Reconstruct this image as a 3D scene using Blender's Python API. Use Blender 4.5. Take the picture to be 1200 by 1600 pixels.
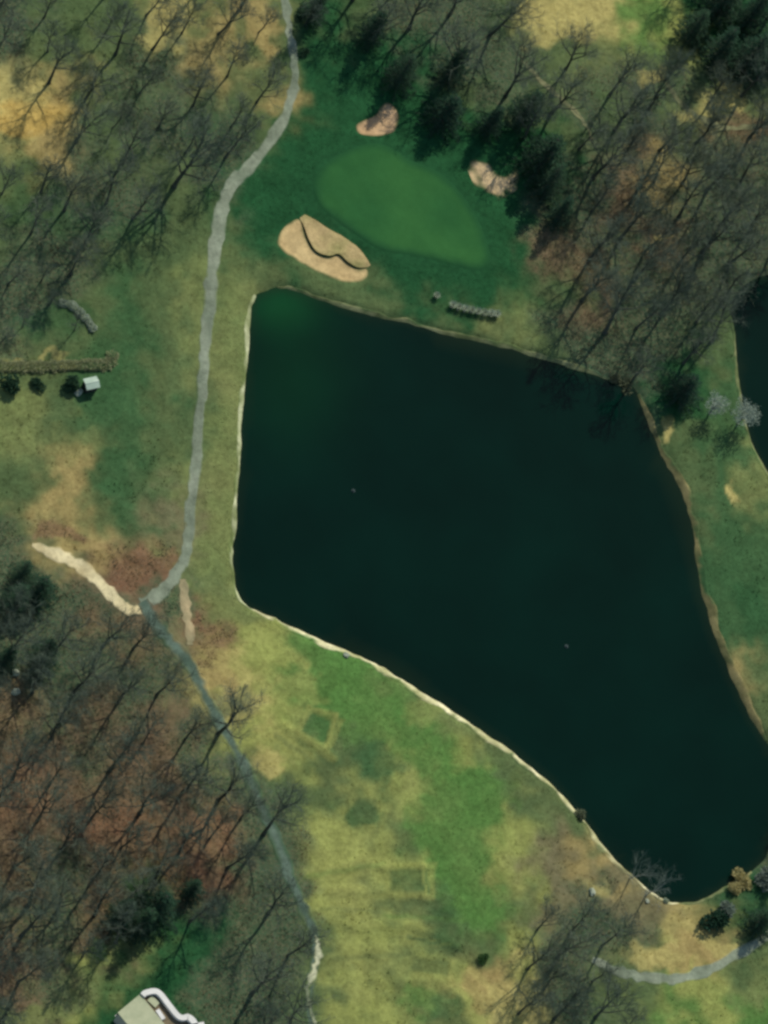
import bpy, bmesh, math, random
import numpy as np
from mathutils import Vector, Matrix

random.seed(7)
rng = np.random.default_rng(11)
SC = bpy.context.scene
for o in list(bpy.data.objects):
    bpy.data.objects.remove(o)

# ------------------------------------------------------------------ camera
THETA = math.radians(28)          # off-nadir angle of the aerial camera
HEAD = math.radians(32)           # horizontal heading it looks along, clockwise from +Y
DIST = 1000.0
MPP = 0.1                         # metres per photo pixel across the view
FWD = Vector((math.sin(THETA) * math.sin(HEAD), math.sin(THETA) * math.cos(HEAD), -math.cos(THETA)))
UP = (Vector((0, 1, 0)) - FWD * FWD.y).normalized()
RIGHT = FWD.cross(UP).normalized()
CPOS = -FWD * DIST
cam = bpy.data.cameras.new('camera')
cam.sensor_fit = 'VERTICAL'
cam.sensor_height = 36.0
cam.sensor_width = 27.0
cam.lens = 36.0 * DIST / (1600 * MPP)
cam.clip_start = 10
cam.clip_end = 6000
cam_ob = bpy.data.objects.new('camera', cam)
SC.collection.objects.link(cam_ob)
M3 = Matrix((RIGHT, UP, -FWD)).transposed()
cam_ob.matrix_world = Matrix.Translation(CPOS) @ M3.to_4x4()
SC.camera = cam_ob
SC.render.resolution_x = 768
SC.render.resolution_y = 1024

# ------------------------------------------------------------------ sky, sun, exposure
SUN_AZ = math.radians(29)         # clockwise from +Y
SUN_EL = math.radians(46)
W = bpy.data.worlds.new('World')
SC.world = W
W.use_nodes = True
wn = W.node_tree.nodes
bg = wn['Background']
sky = wn.new('ShaderNodeTexSky')
sky.sky_type = 'NISHITA'
sky.sun_disc = False
sky.sun_elevation = SUN_EL
sky.sun_rotation = SUN_AZ
sky.air_density = 1.0
sky.dust_density = 0.6
sky.ozone_density = 1.0
W.node_tree.links.new(sky.outputs[0], bg.inputs[0])
bg.inputs[1].default_value = 0.10
sd = bpy.data.lights.new('sun', 'SUN')
sd.energy = 3.0
sd.angle = math.radians(0.6)
sd.color = (1.0, 0.95, 0.86)
so = bpy.data.objects.new('sun', sd)
SC.collection.objects.link(so)
SUNV = Vector((math.sin(SUN_AZ) * math.cos(SUN_EL), math.cos(SUN_AZ) * math.cos(SUN_EL), math.sin(SUN_EL)))
so.location = SUNV * 300
so.rotation_euler = SUNV.to_track_quat('Z', 'Y').to_euler()
SC.view_settings.view_transform = 'Standard'
SC.view_settings.look = 'None'
SC.view_settings.gamma = 1
SC.view_settings.use_curve_mapping = False
SC.view_settings.exposure = 0.2
SC.cycles.filter_width = 2.9

# ------------------------------------------------------------------ helpers
def P(px, py, z=0.0):
    """photo pixel -> world point at height z"""
    d = FWD * DIST + RIGHT * ((px - 600) * MPP) + UP * ((800 - py) * MPP)
    t = (z - CPOS.z) / d.z
    return CPOS + d * t

def PA(x, y, z):
    """world arrays -> photo pixels"""
    dx, dy, dz = x - CPOS.x, y - CPOS.y, z - CPOS.z
    dep = dx * FWD.x + dy * FWD.y + dz * FWD.z
    u = (dx * RIGHT.x + dy * RIGHT.y + dz * RIGHT.z) / dep * DIST / MPP
    v = (dx * UP.x + dy * UP.y + dz * UP.z) / dep * DIST / MPP
    return 600 + u, 800 - v

def lin(c):
    return tuple(((v / 255.0) / 12.92 if v / 255.0 <= 0.04045 else ((v / 255.0 + 0.055) / 1.055) ** 2.4) for v in c)

def sstep(t):
    t = np.clip(t, 0, 1)
    return t * t * (3 - 2 * t)

_tab = rng.random((256, 256))
def vnoise(x, y, s=1.0, seed=0):
    x = np.asarray(x, float) / s + seed * 17.3
    y = np.asarray(y, float) / s + seed * 7.9
    xi = np.floor(x).astype(int); yi = np.floor(y).astype(int)
    fx = sstep(x - xi); fy = sstep(y - yi)
    a = _tab[xi & 255, yi & 255]; b = _tab[(xi + 1) & 255, yi & 255]
    c = _tab[xi & 255, (yi + 1) & 255]; d = _tab[(xi + 1) & 255, (yi + 1) & 255]
    return (a * (1 - fx) + b * fx) * (1 - fy) + (c * (1 - fx) + d * fx) * fy - 0.5

def fbm(x, y, s, seed=0, n=3):
    r = 0; a = 1.0
    for i in range(n):
        r = r + a * vnoise(x, y, s / 2 ** i, seed + i * 3); a *= 0.55
    return r

def catmull(pts, n=6, closed=False):
    out = []
    N = len(pts)
    rngi = range(N if closed else N - 1)
    for i in rngi:
        p0 = pts[(i - 1) % N] if closed or i > 0 else pts[0]
        p1 = pts[i]; p2 = pts[(i + 1) % N]
        p3 = pts[(i + 2) % N] if closed or i + 2 < N else pts[-1]
        for k in range(n):
            t = k / n
            out.append(tuple(0.5 * (2 * b + (c - a) * t + (2 * a - 5 * b + 4 * c - d) * t * t + (3 * b - a - 3 * c + d) * t ** 3)
                             for a, b, c, d in zip(p0, p1, p2, p3)))
    if not closed:
        out.append(tuple(pts[-1]))
    return out

def sdist(x, y, poly):
    """signed distance to polygon (numpy), negative inside"""
    x = np.asarray(x, float); y = np.asarray(y, float)
    d2 = np.full(x.shape, 1e18); ins = np.zeros(x.shape, bool)
    n = len(poly)
    for i in range(n):
        ax, ay = poly[i]; bx, by = poly[(i + 1) % n]
        ex, ey = bx - ax, by - ay
        t = np.clip(((x - ax) * ex + (y - ay) * ey) / (ex * ex + ey * ey + 1e-12), 0, 1)
        d2 = np.minimum(d2, (x - ax - t * ex) ** 2 + (y - ay - t * ey) ** 2)
        if ay != by:
            c = ((ay > y) != (by > y)) & (x < (bx - ax) * (y - ay) / (by - ay) + ax)
            ins ^= c
    d = np.sqrt(d2)
    return np.where(ins, -d, d)

COL = SC.collection
def link(name, mesh, mats=None, parent=None):
    o = bpy.data.objects.new(name, mesh)
    COL.objects.link(o)
    if mats is not None and not mesh.materials:
        for m in (mats if isinstance(mats, (list, tuple)) else [mats]):
            mesh.materials.append(m)
    if parent is not None:
        o.parent = parent
    return o

def tag(o, label=None, cat=None, group=None, kind=None):
    if label: o['label'] = label
    if cat: o['category'] = cat
    if group: o['group'] = group
    if kind: o['kind'] = kind
    return o

def empty(name, loc, rz=0.0, sc=1.0):
    o = bpy.data.objects.new(name, None)
    COL.objects.link(o)
    o.empty_display_size = 0.5
    o.location = loc
    o.rotation_euler = (0, 0, rz)
    o.scale = (sc, sc, sc)
    return o

def mk_mesh(name, v, f, smooth=False):
    me = bpy.data.meshes.new(name)
    me.from_pydata([tuple(map(float, q)) for q in v], [], f)
    if smooth:
        me.polygons.foreach_set('use_smooth', [True] * len(me.polygons))
    me.update()
    return me

class MB:
    def __init__(s): s.v = []; s.f = []
    def tube(s, pts, rads, n=6, cap=True):
        """tapered tube through a polyline"""
        base = len(s.v)
        k = len(pts)
        for i in range(k):
            a = pts[max(i - 1, 0)]; b = pts[min(i + 1, k - 1)]
            d = (b - a).normalized()
            ref = Vector((0, 0, 1)) if abs(d.z) < 0.9 else Vector((1, 0, 0))
            u = d.cross(ref).normalized(); w = d.cross(u)
            for j in range(n):
                an = 2 * math.pi * j / n
                s.v.append(pts[i] + (u * math.cos(an) + w * math.sin(an)) * rads[i])
        for i in range(k - 1):
            for j in range(n):
                a = base + i * n + j; b = base + i * n + (j + 1) % n
                s.f.append((a, b, b + n, a + n))
        if cap:
            s.f.append(tuple(base + (k - 1) * n + j for j in range(n)))
    def box(s, c, size, rz=0.0, top=1.0):
        base = len(s.v)
        ca, sa = math.cos(rz), math.sin(rz)
        for dz in (-.5, .5):
            q = top if dz > 0 else 1.0
            for dx, dy in ((-.5, -.5), (.5, -.5), (.5, .5), (-.5, .5)):
                x, y = dx * size[0] * q, dy * size[1] * q
                s.v.append(Vector((c[0] + x * ca - y * sa, c[1] + x * sa + y * ca, c[2] + dz * size[2])))
        for q in ((3, 2, 1, 0), (4, 5, 6, 7), (0, 1, 5, 4), (1, 2, 6, 5), (2, 3, 7, 6), (3, 0, 4, 7)):
            s.f.append(tuple(base + i for i in q))
    def prism(s, poly, z0, z1):
        base = len(s.v); n = len(poly)
        ar = sum(poly[i][0] * poly[(i + 1) % n][1] - poly[(i + 1) % n][0] * poly[i][1] for i in range(n))
        if ar < 0: poly = poly[::-1]
        for z in (z0, z1):
            for p in poly: s.v.append(Vector((p[0], p[1], z)))
        s.f.append(tuple(base + n + i for i in range(n)))
        s.f.append(tuple(base + i for i in reversed(range(n))))
        for i in range(n):
            j = (i + 1) % n
            s.f.append((base + i, base + j, base + n + j, base + n + i))
    def mesh(s, name, smooth=False): return mk_mesh(name, s.v, s.f, smooth)
    def build(s, name, mat, parent=None, smooth=False): return link(name, s.mesh(name, smooth), mat, parent)

# ------------------------------------------------------------------ materials
def mat(name, col, col2=None, scale=2.0, rough=0.9, detail=4, bump=0.0, spec=0.2, third=None):
    m = bpy.data.materials.new(name); m.use_nodes = True
    nt = m.node_tree; b = nt.nodes['Principled BSDF']
    b.inputs['Roughness'].default_value = rough
    b.inputs['Specular IOR Level'].default_value = spec
    if col2 is None:
        col2 = tuple(c * 0.7 for c in col)
    tc = nt.nodes.new('ShaderNodeTexCoord')
    n = nt.nodes.new('ShaderNodeTexNoise')
    n.inputs['Scale'].default_value = scale; n.inputs['Detail'].default_value = detail
    n.inputs['Roughness'].default_value = 0.65
    nt.links.new(tc.outputs['Object'], n.inputs['Vector'])
    r = nt.nodes.new('ShaderNodeValToRGB')
    r.color_ramp.elements[0].position = 0.33; r.color_ramp.elements[1].position = 0.67
    r.color_ramp.elements[0].color = (*col2, 1); r.color_ramp.elements[1].color = (*col, 1)
    if third:
        e = r.color_ramp.elements.new(0.5); e.color = (*third, 1)
    nt.links.new(n.outputs['Fac'], r.inputs['Fac'])
    nt.links.new(r.outputs['Color'], b.inputs['Base Color'])
    if bump:
        bp = nt.nodes.new('ShaderNodeBump'); bp.inputs['Strength'].default_value = bump
        bp.inputs['Distance'].default_value = 0.15
        nt.links.new(n.outputs['Fac'], bp.inputs['Height'])
        nt.links.new(bp.outputs['Normal'], b.inputs['Normal'])
    return m

def mat_varied(name, col, col2, rough=0.85, spec=0.15, trans=0.0):
    """colour varies from thing to thing (object random) and with noise"""
    m = bpy.data.materials.new(name); m.use_nodes = True
    nt = m.node_tree; b = nt.nodes['Principled BSDF']
    b.inputs['Roughness'].default_value = rough
    b.inputs['Specular IOR Level'].default_value = spec
    oi = nt.nodes.new('ShaderNodeObjectInfo')
    tc = nt.nodes.new('ShaderNodeTexCoord')
    n = nt.nodes.new('ShaderNodeTexNoise'); n.inputs['Scale'].default_value = 0.9; n.inputs['Detail'].default_value = 3
    nt.links.new(tc.outputs['Object'], n.inputs['Vector'])
    ad = nt.nodes.new('ShaderNodeMath'); ad.operation = 'MULTIPLY_ADD'
    ad.inputs[1].default_value = 0.6; 
    nt.links.new(oi.outputs['Random'], ad.inputs[0])
    sb = nt.nodes.new('ShaderNodeMath'); sb.operation = 'MULTIPLY_ADD'
    sb.inputs[1].default_value = 1.2; sb.inputs[2].default_value = -0.4
    nt.links.new(n.outputs['Fac'], sb.inputs[0]); nt.links.new(sb.outputs[0], ad.inputs[2])
    mx = nt.nodes.new('ShaderNodeMix'); mx.data_type = 'RGBA'
    mx.inputs[6].default_value = (*col, 1); mx.inputs[7].default_value = (*col2, 1)
    nt.links.new(ad.outputs[0], mx.inputs[0])
    nt.links.new(mx.outputs[2], b.inputs['Base Color'])
    if trans:
        tr = nt.nodes.new('ShaderNodeBsdfTranslucent'); nt.links.new(mx.outputs[2], tr.inputs['Color'])
        ms = nt.nodes.new('ShaderNodeMixShader'); ms.inputs[0].default_value = trans
        nt.links.new(b.outputs[0], ms.inputs[1]); nt.links.new(tr.outputs[0], ms.inputs[2])
        nt.links.new(ms.outputs[0], nt.nodes['Material Output'].inputs['Surface'])
    return m

M_bark = mat_varied('bark', (0.050, 0.060, 0.045), (0.090, 0.098, 0.072))
M_twig = mat_varied('twigs', (0.075, 0.108, 0.074), (0.140, 0.165, 0.108))
M_palebark = mat_varied('pale_bark', (0.28, 0.29, 0.23), (0.38, 0.38, 0.31))
M_paletwig = mat_varied('pale_twigs', (0.17, 0.20, 0.16), (0.24, 0.27, 0.21))
M_needle = mat_varied('needles', (0.020, 0.060, 0.034), (0.042, 0.090, 0.042), trans=0.3)
M_dryleaf = mat_varied('dry_leaves', (0.50, 0.44, 0.19), (0.38, 0.34, 0.14), trans=0.4)
M_greenleaf = mat_varied('green_leaves', (0.05, 0.12, 0.035), (0.09, 0.16, 0.05), trans=0.4)
M_paleblade = mat_varied('pale_blades', (0.50, 0.56, 0.42), (0.36, 0.42, 0.28), trans=0.4)
M_sand = mat('sand', lin((196, 170, 116)), lin((172, 146, 96)), 0.5, 0.95, 6, 0.15, 0.05)
M_sand2 = mat('raked_sand', lin((186, 152, 112)), lin((166, 132, 92)), 0.5, 0.95, 6, 0.15, 0.05)
M_asph = mat('worn_asphalt', lin((140, 152, 134)), lin((108, 122, 108)), 0.55, 0.9, 8, 0.1, 0.1, lin((126, 138, 122)))
M_asph2 = mat('shaded_asphalt', lin((104, 126, 116)), lin((82, 106, 98)), 0.55, 0.9, 8, 0.1, 0.1, lin((94, 116, 106)))  # asphalt tone with tree shade painted in
M_cream = mat('cream_gravel', lin((216, 205, 158)), lin((188, 176, 130)), 0.6, 0.95, 8, 0.1, 0.05)
M_dirt = mat('dirt_trail', lin((172, 152, 112)), lin((142, 130, 94)), 0.5, 0.95, 8, 0.2, 0.05)
M_trail = mat('faint_trail', lin((134, 132, 90)), lin((100, 104, 70)), 0.35, 0.95, 8, 0.2, 0.05)
M_white = mat('white_render', (0.78, 0.76, 0.68), (0.66, 0.65, 0.57), 0.7, 0.7, 5)
M_roof = mat('pale_roof_membrane', lin((186, 188, 150)), lin((164, 170, 134)), 0.5, 0.8, 6)
M_deck = mat('brown_deck', (0.20, 0.16, 0.09), (0.13, 0.10, 0.055), 1.5, 0.8, 5)
M_wall = mat('house_wall', (0.5, 0.48, 0.4), (0.42, 0.4, 0.33), 1.0, 0.85)
M_glass = mat('window_glass', (0.03, 0.04, 0.045), (0.02, 0.025, 0.03), 1, 0.08, 2, 0, 0.5)
M_metal = mat('pale_sheet_metal', lin((178, 196, 172)), lin((146, 168, 146)), 1.2, 0.45, 4, 0, 0.4)
M_darkwood = mat('dark_boards', (0.05, 0.055, 0.045), (0.03, 0.034, 0.03), 3, 0.85)
M_stone = mat('pale_stone', lin((176, 182, 156)), lin((134, 142, 118)), 1.5, 0.9, 5, 0.3)
M_float = mat('grey_float', (0.035, 0.06, 0.055), (0.025, 0.045, 0.04), 3, 0.6)

def water_mat():
    m = bpy.data.materials.new('pond_water'); m.use_nodes = True
    nt = m.node_tree; b = nt.nodes['Principled BSDF']
    b.inputs['Roughness'].default_value = 0.07
    b.inputs['IOR'].default_value = 1.33
    b.inputs['Specular IOR Level'].default_value = 0.16
    tc = nt.nodes.new('ShaderNodeTexCoord')
    at = nt.nodes.new('ShaderNodeAttribute'); at.attribute_name = 'Cover'
    n = nt.nodes.new('ShaderNodeTexNoise'); n.inputs['Scale'].default_value = 0.06; n.inputs['Detail'].default_value = 5
    nt.links.new(tc.outputs['Object'], n.inputs['Vector'])
    mr = nt.nodes.new('ShaderNodeMapRange'); mr.inputs[1].default_value = 0.3; mr.inputs[2].default_value = 0.7
    mr.inputs[3].default_value = 0.82; mr.inputs[4].default_value = 1.18
    nt.links.new(n.outputs['Fac'], mr.inputs[0])
    mx = nt.nodes.new('ShaderNodeVectorMath'); mx.operation = 'SCALE'
    nt.links.new(at.outputs['Color'], mx.inputs[0]); nt.links.new(mr.outputs[0], mx.inputs[3])
    nt.links.new(mx.outputs[0], b.inputs['Base Color'])
    w = nt.nodes.new('ShaderNodeTexNoise'); w.inputs['Scale'].default_value = 1.6; w.inputs['Detail'].default_value = 3
    nt.links.new(tc.outputs['Object'], w.inputs['Vector'])
    bp = nt.nodes.new('ShaderNodeBump'); bp.inputs['Strength'].default_value = 0.06; bp.inputs['Distance'].default_value = 0.05
    nt.links.new(w.outputs['Fac'], bp.inputs['Height']); nt.links.new(bp.outputs['Normal'], b.inputs['Normal'])
    return m
M_water = water_mat()

def ground_mat(name, dry=0.28, bump=0.35, contrast=1.0):
    m = bpy.data.materials.new(name); m.use_nodes = True
    nt = m.node_tree; b = nt.nodes['Principled BSDF']; L = nt.links.new
    b.inputs['Roughness'].default_value = 0.95
    b.inputs['Specular IOR Level'].default_value = 0.05
    tc = nt.nodes.new('ShaderNodeTexCoord')
    at = nt.nodes.new('ShaderNodeAttribute'); at.attribute_name = 'Cover'
    def noise(s, det=4, rough=0.6, dist=0.0):
        n = nt.nodes.new('ShaderNodeTexNoise'); n.inputs['Scale'].default_value = s
        n.inputs['Detail'].default_value = det; n.inputs['Roughness'].default_value = rough
        n.inputs['Distortion'].default_value = dist
        L(tc.outputs['Object'], n.inputs['Vector']); return n
    def rmap(src, a, c, lo, hi):
        r = nt.nodes.new('ShaderNodeMapRange'); r.inputs[1].default_value = a; r.inputs[2].default_value = c
        r.inputs[3].default_value = lo; r.inputs[4].default_value = hi
        L(src, r.inputs[0]); return r.outputs[0]
    n1 = noise(0.26, 8, 0.72, 0.5); n2 = noise(1.3, 6, 0.75); n3 = noise(0.09, 4, 0.6, 0.3)
    # value variation
    v1 = rmap(n1.outputs['Fac'], 0.3, 0.7, 1 - .2 * contrast, 1 + .2 * contrast)
    v2 = rmap(n2.outputs['Fac'], 0.3, 0.7, 1 - .2 * contrast, 1 + .2 * contrast)
    mu = nt.nodes.new('ShaderNodeMath'); mu.operation = 'MULTIPLY'; L(v1, mu.inputs[0]); L(v2, mu.inputs[1])
    # dryness variation: mix towards a straw tone
    mx = nt.nodes.new('ShaderNodeMix'); mx.data_type = 'RGBA'
    sp = nt.nodes.new('ShaderNodeSeparateColor'); L(at.outputs['Color'], sp.inputs[0])
    dm = nt.nodes.new('ShaderNodeMath'); dm.operation = 'MULTIPLY'
    L(rmap(n3.outputs['Fac'], 0.42, 0.72, 0.0, dry), dm.inputs[0]); L(rmap(sp.outputs[0], 0.03, 0.13, 0.0, 1.0), dm.inputs[1])
    L(dm.outputs[0], mx.inputs[0])
    L(at.outputs['Color'], mx.inputs[6]); mx.inputs[7].default_value = (*lin((138, 132, 82)), 1)
    # leaf litter speckle where the cover's alpha says so
    n4 = noise(2.6, 4, 0.7)
    lf = nt.nodes.new('ShaderNodeMath'); lf.operation = 'MULTIPLY'
    L(at.outputs['Alpha'], lf.inputs[0]); L(rmap(n4.outputs['Fac'], 0.42, 0.62, 0.0, 0.75), lf.inputs[1])
    m2 = nt.nodes.new('ShaderNodeMix'); m2.data_type = 'RGBA'
    L(lf.outputs[0], m2.inputs[0]); L(mx.outputs[2], m2.inputs[6]); m2.inputs[7].default_value = (*lin((114, 95, 72)), 1)
    sc = nt.nodes.new('ShaderNodeVectorMath'); sc.operation = 'SCALE'
    L(m2.outputs[2], sc.inputs[0]); L(mu.outputs[0], sc.inputs[3])
    L(sc.outputs[0], b.inputs['Base Color'])
    bp = nt.nodes.new('ShaderNodeBump'); bp.inputs['Strength'].default_value = bump; bp.inputs['Distance'].default_value = 0.12
    L(n2.outputs['Fac'], bp.inputs['Height']); L(bp.outputs['Normal'], b.inputs['Normal'])
    return m
M_ground = ground_mat('ground_cover', 0.3, 0.45, 1.35)
M_path = ground_mat('path_surface', 0.0, 0.2, 1.25)
M_mown = ground_mat('mown_turf', 0.06, 0.1, 0.3)
M_tuft = bpy.data.materials.new('tuft'); M_tuft.use_nodes = True
_a = M_tuft.node_tree.nodes.new('ShaderNodeAttribute'); _a.attribute_name = 'Cover'
M_tuft.node_tree.links.new(_a.outputs['Color'], M_tuft.node_tree.nodes['Principled BSDF'].inputs['Base Color'])
_nt = M_tuft.node_tree
_t = _nt.nodes.new('ShaderNodeBsdfTranslucent'); _nt.links.new(_a.outputs['Color'], _t.inputs['Color'])
_m = _nt.nodes.new('ShaderNodeMixShader'); _m.inputs[0].default_value = 0.5
_nt.links.new(_nt.nodes['Principled BSDF'].outputs[0], _m.inputs[1]); _nt.links.new(_t.outputs[0], _m.inputs[2])
_nt.links.new(_m.outputs[0], _nt.nodes['Material Output'].inputs['Surface'])
M_tuft.node_tree.nodes['Principled BSDF'].inputs['Roughness'].default_value = 0.95
M_tuft.node_tree.nodes['Principled BSDF'].inputs['Specular IOR Level'].default_value = 0.05
M_green = mat('mown_green', lin((56, 106, 50)), lin((46, 94, 46)), 0.16, 0.9, 5, 0.05, 0.1)

# ------------------------------------------------------------------ outlines (photo pixels)
POND = [(398,462),(412,455),(432,449),(455,450),(480,459),(520,474),(560,486),(600,495),(650,507),(700,522),(750,533),
 (800,545),(850,560),(880,570),(920,580),(955,592),(985,602),(997,616),(1008,645),(1022,680),(1040,720),(1060,755),
 (1075,790),(1085,830),(1090,870),(1096,910),(1106,950),(1121,1000),(1140,1045),(1160,1090),(1180,1130),(1197,1157),
 (1218,1185),(1240,1220),(1232,1255),(1212,1285),(1208,1310),(1196,1340),(1175,1362),(1150,1380),(1130,1390),(1110,1402),(1085,1411),
 (1060,1413),(1043,1410),(1025,1401),(1005,1385),(985,1368),(970,1355),(955,1338),(935,1313),(915,1288),(897,1266),
 (870,1238),(840,1210),(800,1178),(760,1150),(720,1123),(680,1096),(640,1070),(600,1046),(570,1031),(535,1016),
 (500,1001),(460,983),(420,965),(395,953),(379,943),(370,928),(364,903),(362,870),(365,830),(368,780),(372,720),
 (376,660),(381,600),(386,540),(390,500),(393,475)]
POND2 = [(1141,476),(1146,520),(1151,580),(1160,640),(1172,690),(1188,722),(1206,752),(1240,800),(1420,820),(1480,430),(1240,425),(1170,440)]
GREEN = [(487,285),(500,262),(520,245),(550,230),(580,222),(610,228),(640,248),(680,264),(710,288),(735,320),(752,350),
 (765,385),(768,410),(748,424),(715,418),(680,408),(640,400),(600,394),(565,375),(530,350),(505,330),(490,308)]
BUNK_A = [(603,157),(615,162),(625,178),(624,195),(615,207),(590,214),(565,211),(556,202),(557,192),(572,184),(586,178),(594,164)]
BUNK_B = [(432,378),(438,360),(452,345),(468,340),(476,355),(483,374),(495,393),(515,400),(530,397),(545,410),(560,418),
 (574,418),(577,430),(568,440),(550,443),(530,440),(505,430),(480,418),(455,402),(440,392)]
BUNK_C = [(727,254),(742,241),(762,243),(772,262),(788,272),(800,254),(814,254),(821,274),(812,294),(796,306),(777,316),(764,303),(745,297),(734,278)]
ZW = -0.6
def W2(pts, z=0.0): return [tuple(P(x, y, z)[:2]) for x, y in pts]
def ragged(l, a):
    return [(x + a * float(fbm(np.array([x]), np.array([y]), 16, 41, 3)[0]), y + a * float(fbm(np.array([x]), np.array([y]), 16, 47, 3)[0])) for x, y in l]
pond_w = W2(ragged(catmull(POND, 4, True), 3.2), ZW)
pond2_w = W2(catmull(POND2, 3, True), ZW)
green_w = W2(catmull(GREEN, 3, True), 0.4)
bA = W2(catmull(BUNK_A, 3, True)); bB = W2(catmull(BUNK_B, 3, True)); bC = W2(catmull(BUNK_C, 3, True))

RIDGE = [(W2(p), hh, sg) for p, hh, sg in (
 ([(520,1396),(560,1392),(600,1391),(660,1398)], .30, .8), ([(585,1442),(640,1446),(680,1460),(716,1480)], .38, .8), ([(440,1132),(480,1155),(522,1184)], .34, .8),
 ([(526,1118),(518,1140),(508,1166)], .3, .7), ([(596,1356),(660,1352)], .25, .7), ([(661,1352),(661,1398)], .25, .7), ([(480,1100),(505,1112),(526,1118)], .25, .7),
 ([(520,1440),(560,1450),(620,1452)], .25, .8), ([(480,1368),(540,1352),(596,1352)], .22, .9), ([(620,1535),(680,1530),(725,1560),(735,1600)], .3, 1.0),
 ([(700,1420),(716,1440),(714,1462)], .25, .8))]
def H(x, y):
    x = np.asarray(x, float); y = np.asarray(y, float)
    shp = x.shape
    x = np.atleast_1d(x).ravel(); y = np.atleast_1d(y).ravel()
    h = 0.5 * fbm(x, y, 26, 1, 2)
    d1 = sdist(x, y, pond_w); d2 = sdist(x, y, pond2_w)
    near = sstep((9 - np.minimum(d1, d2)) / 8)
    h = h * (1 - near) + 0.0
    dg = sdist(x, y, green_w)
    h = h * sstep((dg + 1) / 5) + 0.45 * sstep((4 - dg) / 6) * (1 - near * 0.6)
    for bk, dep in ((bA, 0.45), (bB, 0.35), (bC, 0.3)):
        db = sdist(x, y, bk)
        h = h - dep * sstep((0.9 - db) / 2.0)
    for pl, hh, sg in RIDGE:
        dm = np.full(x.shape, 1e9)
        for (ax, ay), (bx, by) in zip(pl[:-1], pl[1:]):
            ex, ey = bx - ax, by - ay
            t = np.clip(((x - ax) * ex + (y - ay) * ey) / (ex * ex + ey * ey), 0, 1)
            dm = np.minimum(dm, np.hypot(x - ax - t * ex, y - ay - t * ey))
        h = h + hh * np.exp(-(dm / sg) ** 2)
    for d in (d1, d2):
        s = sstep((1.4 - d) / 4.0)
        h = h * (1 - s) - 2.0 * s
    return h.reshape(shp)
def H1(p): return float(H(np.array([p[0]]), np.array([p[1]]))[0])
def G(px, py, dz=0.0):
    p = P(px, py, 0); z = H1(p)
    p = P(px, py, z); return Vector((p.x, p.y, z + dz))

# ------------------------------------------------------------------ ground cover: one letter for each 60 pixels
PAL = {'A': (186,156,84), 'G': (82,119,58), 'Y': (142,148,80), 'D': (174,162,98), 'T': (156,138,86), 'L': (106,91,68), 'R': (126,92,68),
       'O': (80,98,60), 'K': (35,78,45), 'B': (110,106,76), 'F': (66,90,64), 'H': (58,90,54), 'Z': (108,120,70)}  # F takes on the teal of shaded woods, K some tree shade
LIT = {'L': 1.0, 'R': 1.0, 'F': 0.6, 'B': 0.3}
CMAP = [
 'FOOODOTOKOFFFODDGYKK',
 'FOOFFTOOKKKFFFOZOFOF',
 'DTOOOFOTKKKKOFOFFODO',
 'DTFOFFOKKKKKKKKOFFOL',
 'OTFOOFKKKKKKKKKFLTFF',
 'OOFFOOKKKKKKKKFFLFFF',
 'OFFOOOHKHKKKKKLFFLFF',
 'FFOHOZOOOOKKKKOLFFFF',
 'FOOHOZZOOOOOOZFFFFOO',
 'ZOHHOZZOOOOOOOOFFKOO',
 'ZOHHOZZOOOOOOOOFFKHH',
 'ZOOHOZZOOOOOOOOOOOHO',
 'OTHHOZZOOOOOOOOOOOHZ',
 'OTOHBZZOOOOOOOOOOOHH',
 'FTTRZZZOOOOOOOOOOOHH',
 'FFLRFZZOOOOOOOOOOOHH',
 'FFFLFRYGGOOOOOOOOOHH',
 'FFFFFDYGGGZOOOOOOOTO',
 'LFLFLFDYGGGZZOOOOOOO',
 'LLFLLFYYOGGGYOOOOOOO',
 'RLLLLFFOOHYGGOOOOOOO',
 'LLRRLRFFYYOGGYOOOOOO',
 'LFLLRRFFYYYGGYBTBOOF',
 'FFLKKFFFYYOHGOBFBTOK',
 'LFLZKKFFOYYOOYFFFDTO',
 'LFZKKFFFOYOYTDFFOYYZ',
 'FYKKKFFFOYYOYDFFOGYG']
_keys = list(PAL)
_cols = np.array([lin(PAL[k]) for k in _keys]); _lit = np.array([LIT.get(k, 0.0) for k in _keys])
_cm = np.array([[_keys.index(c) for c in r] for r in CMAP])

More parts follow.
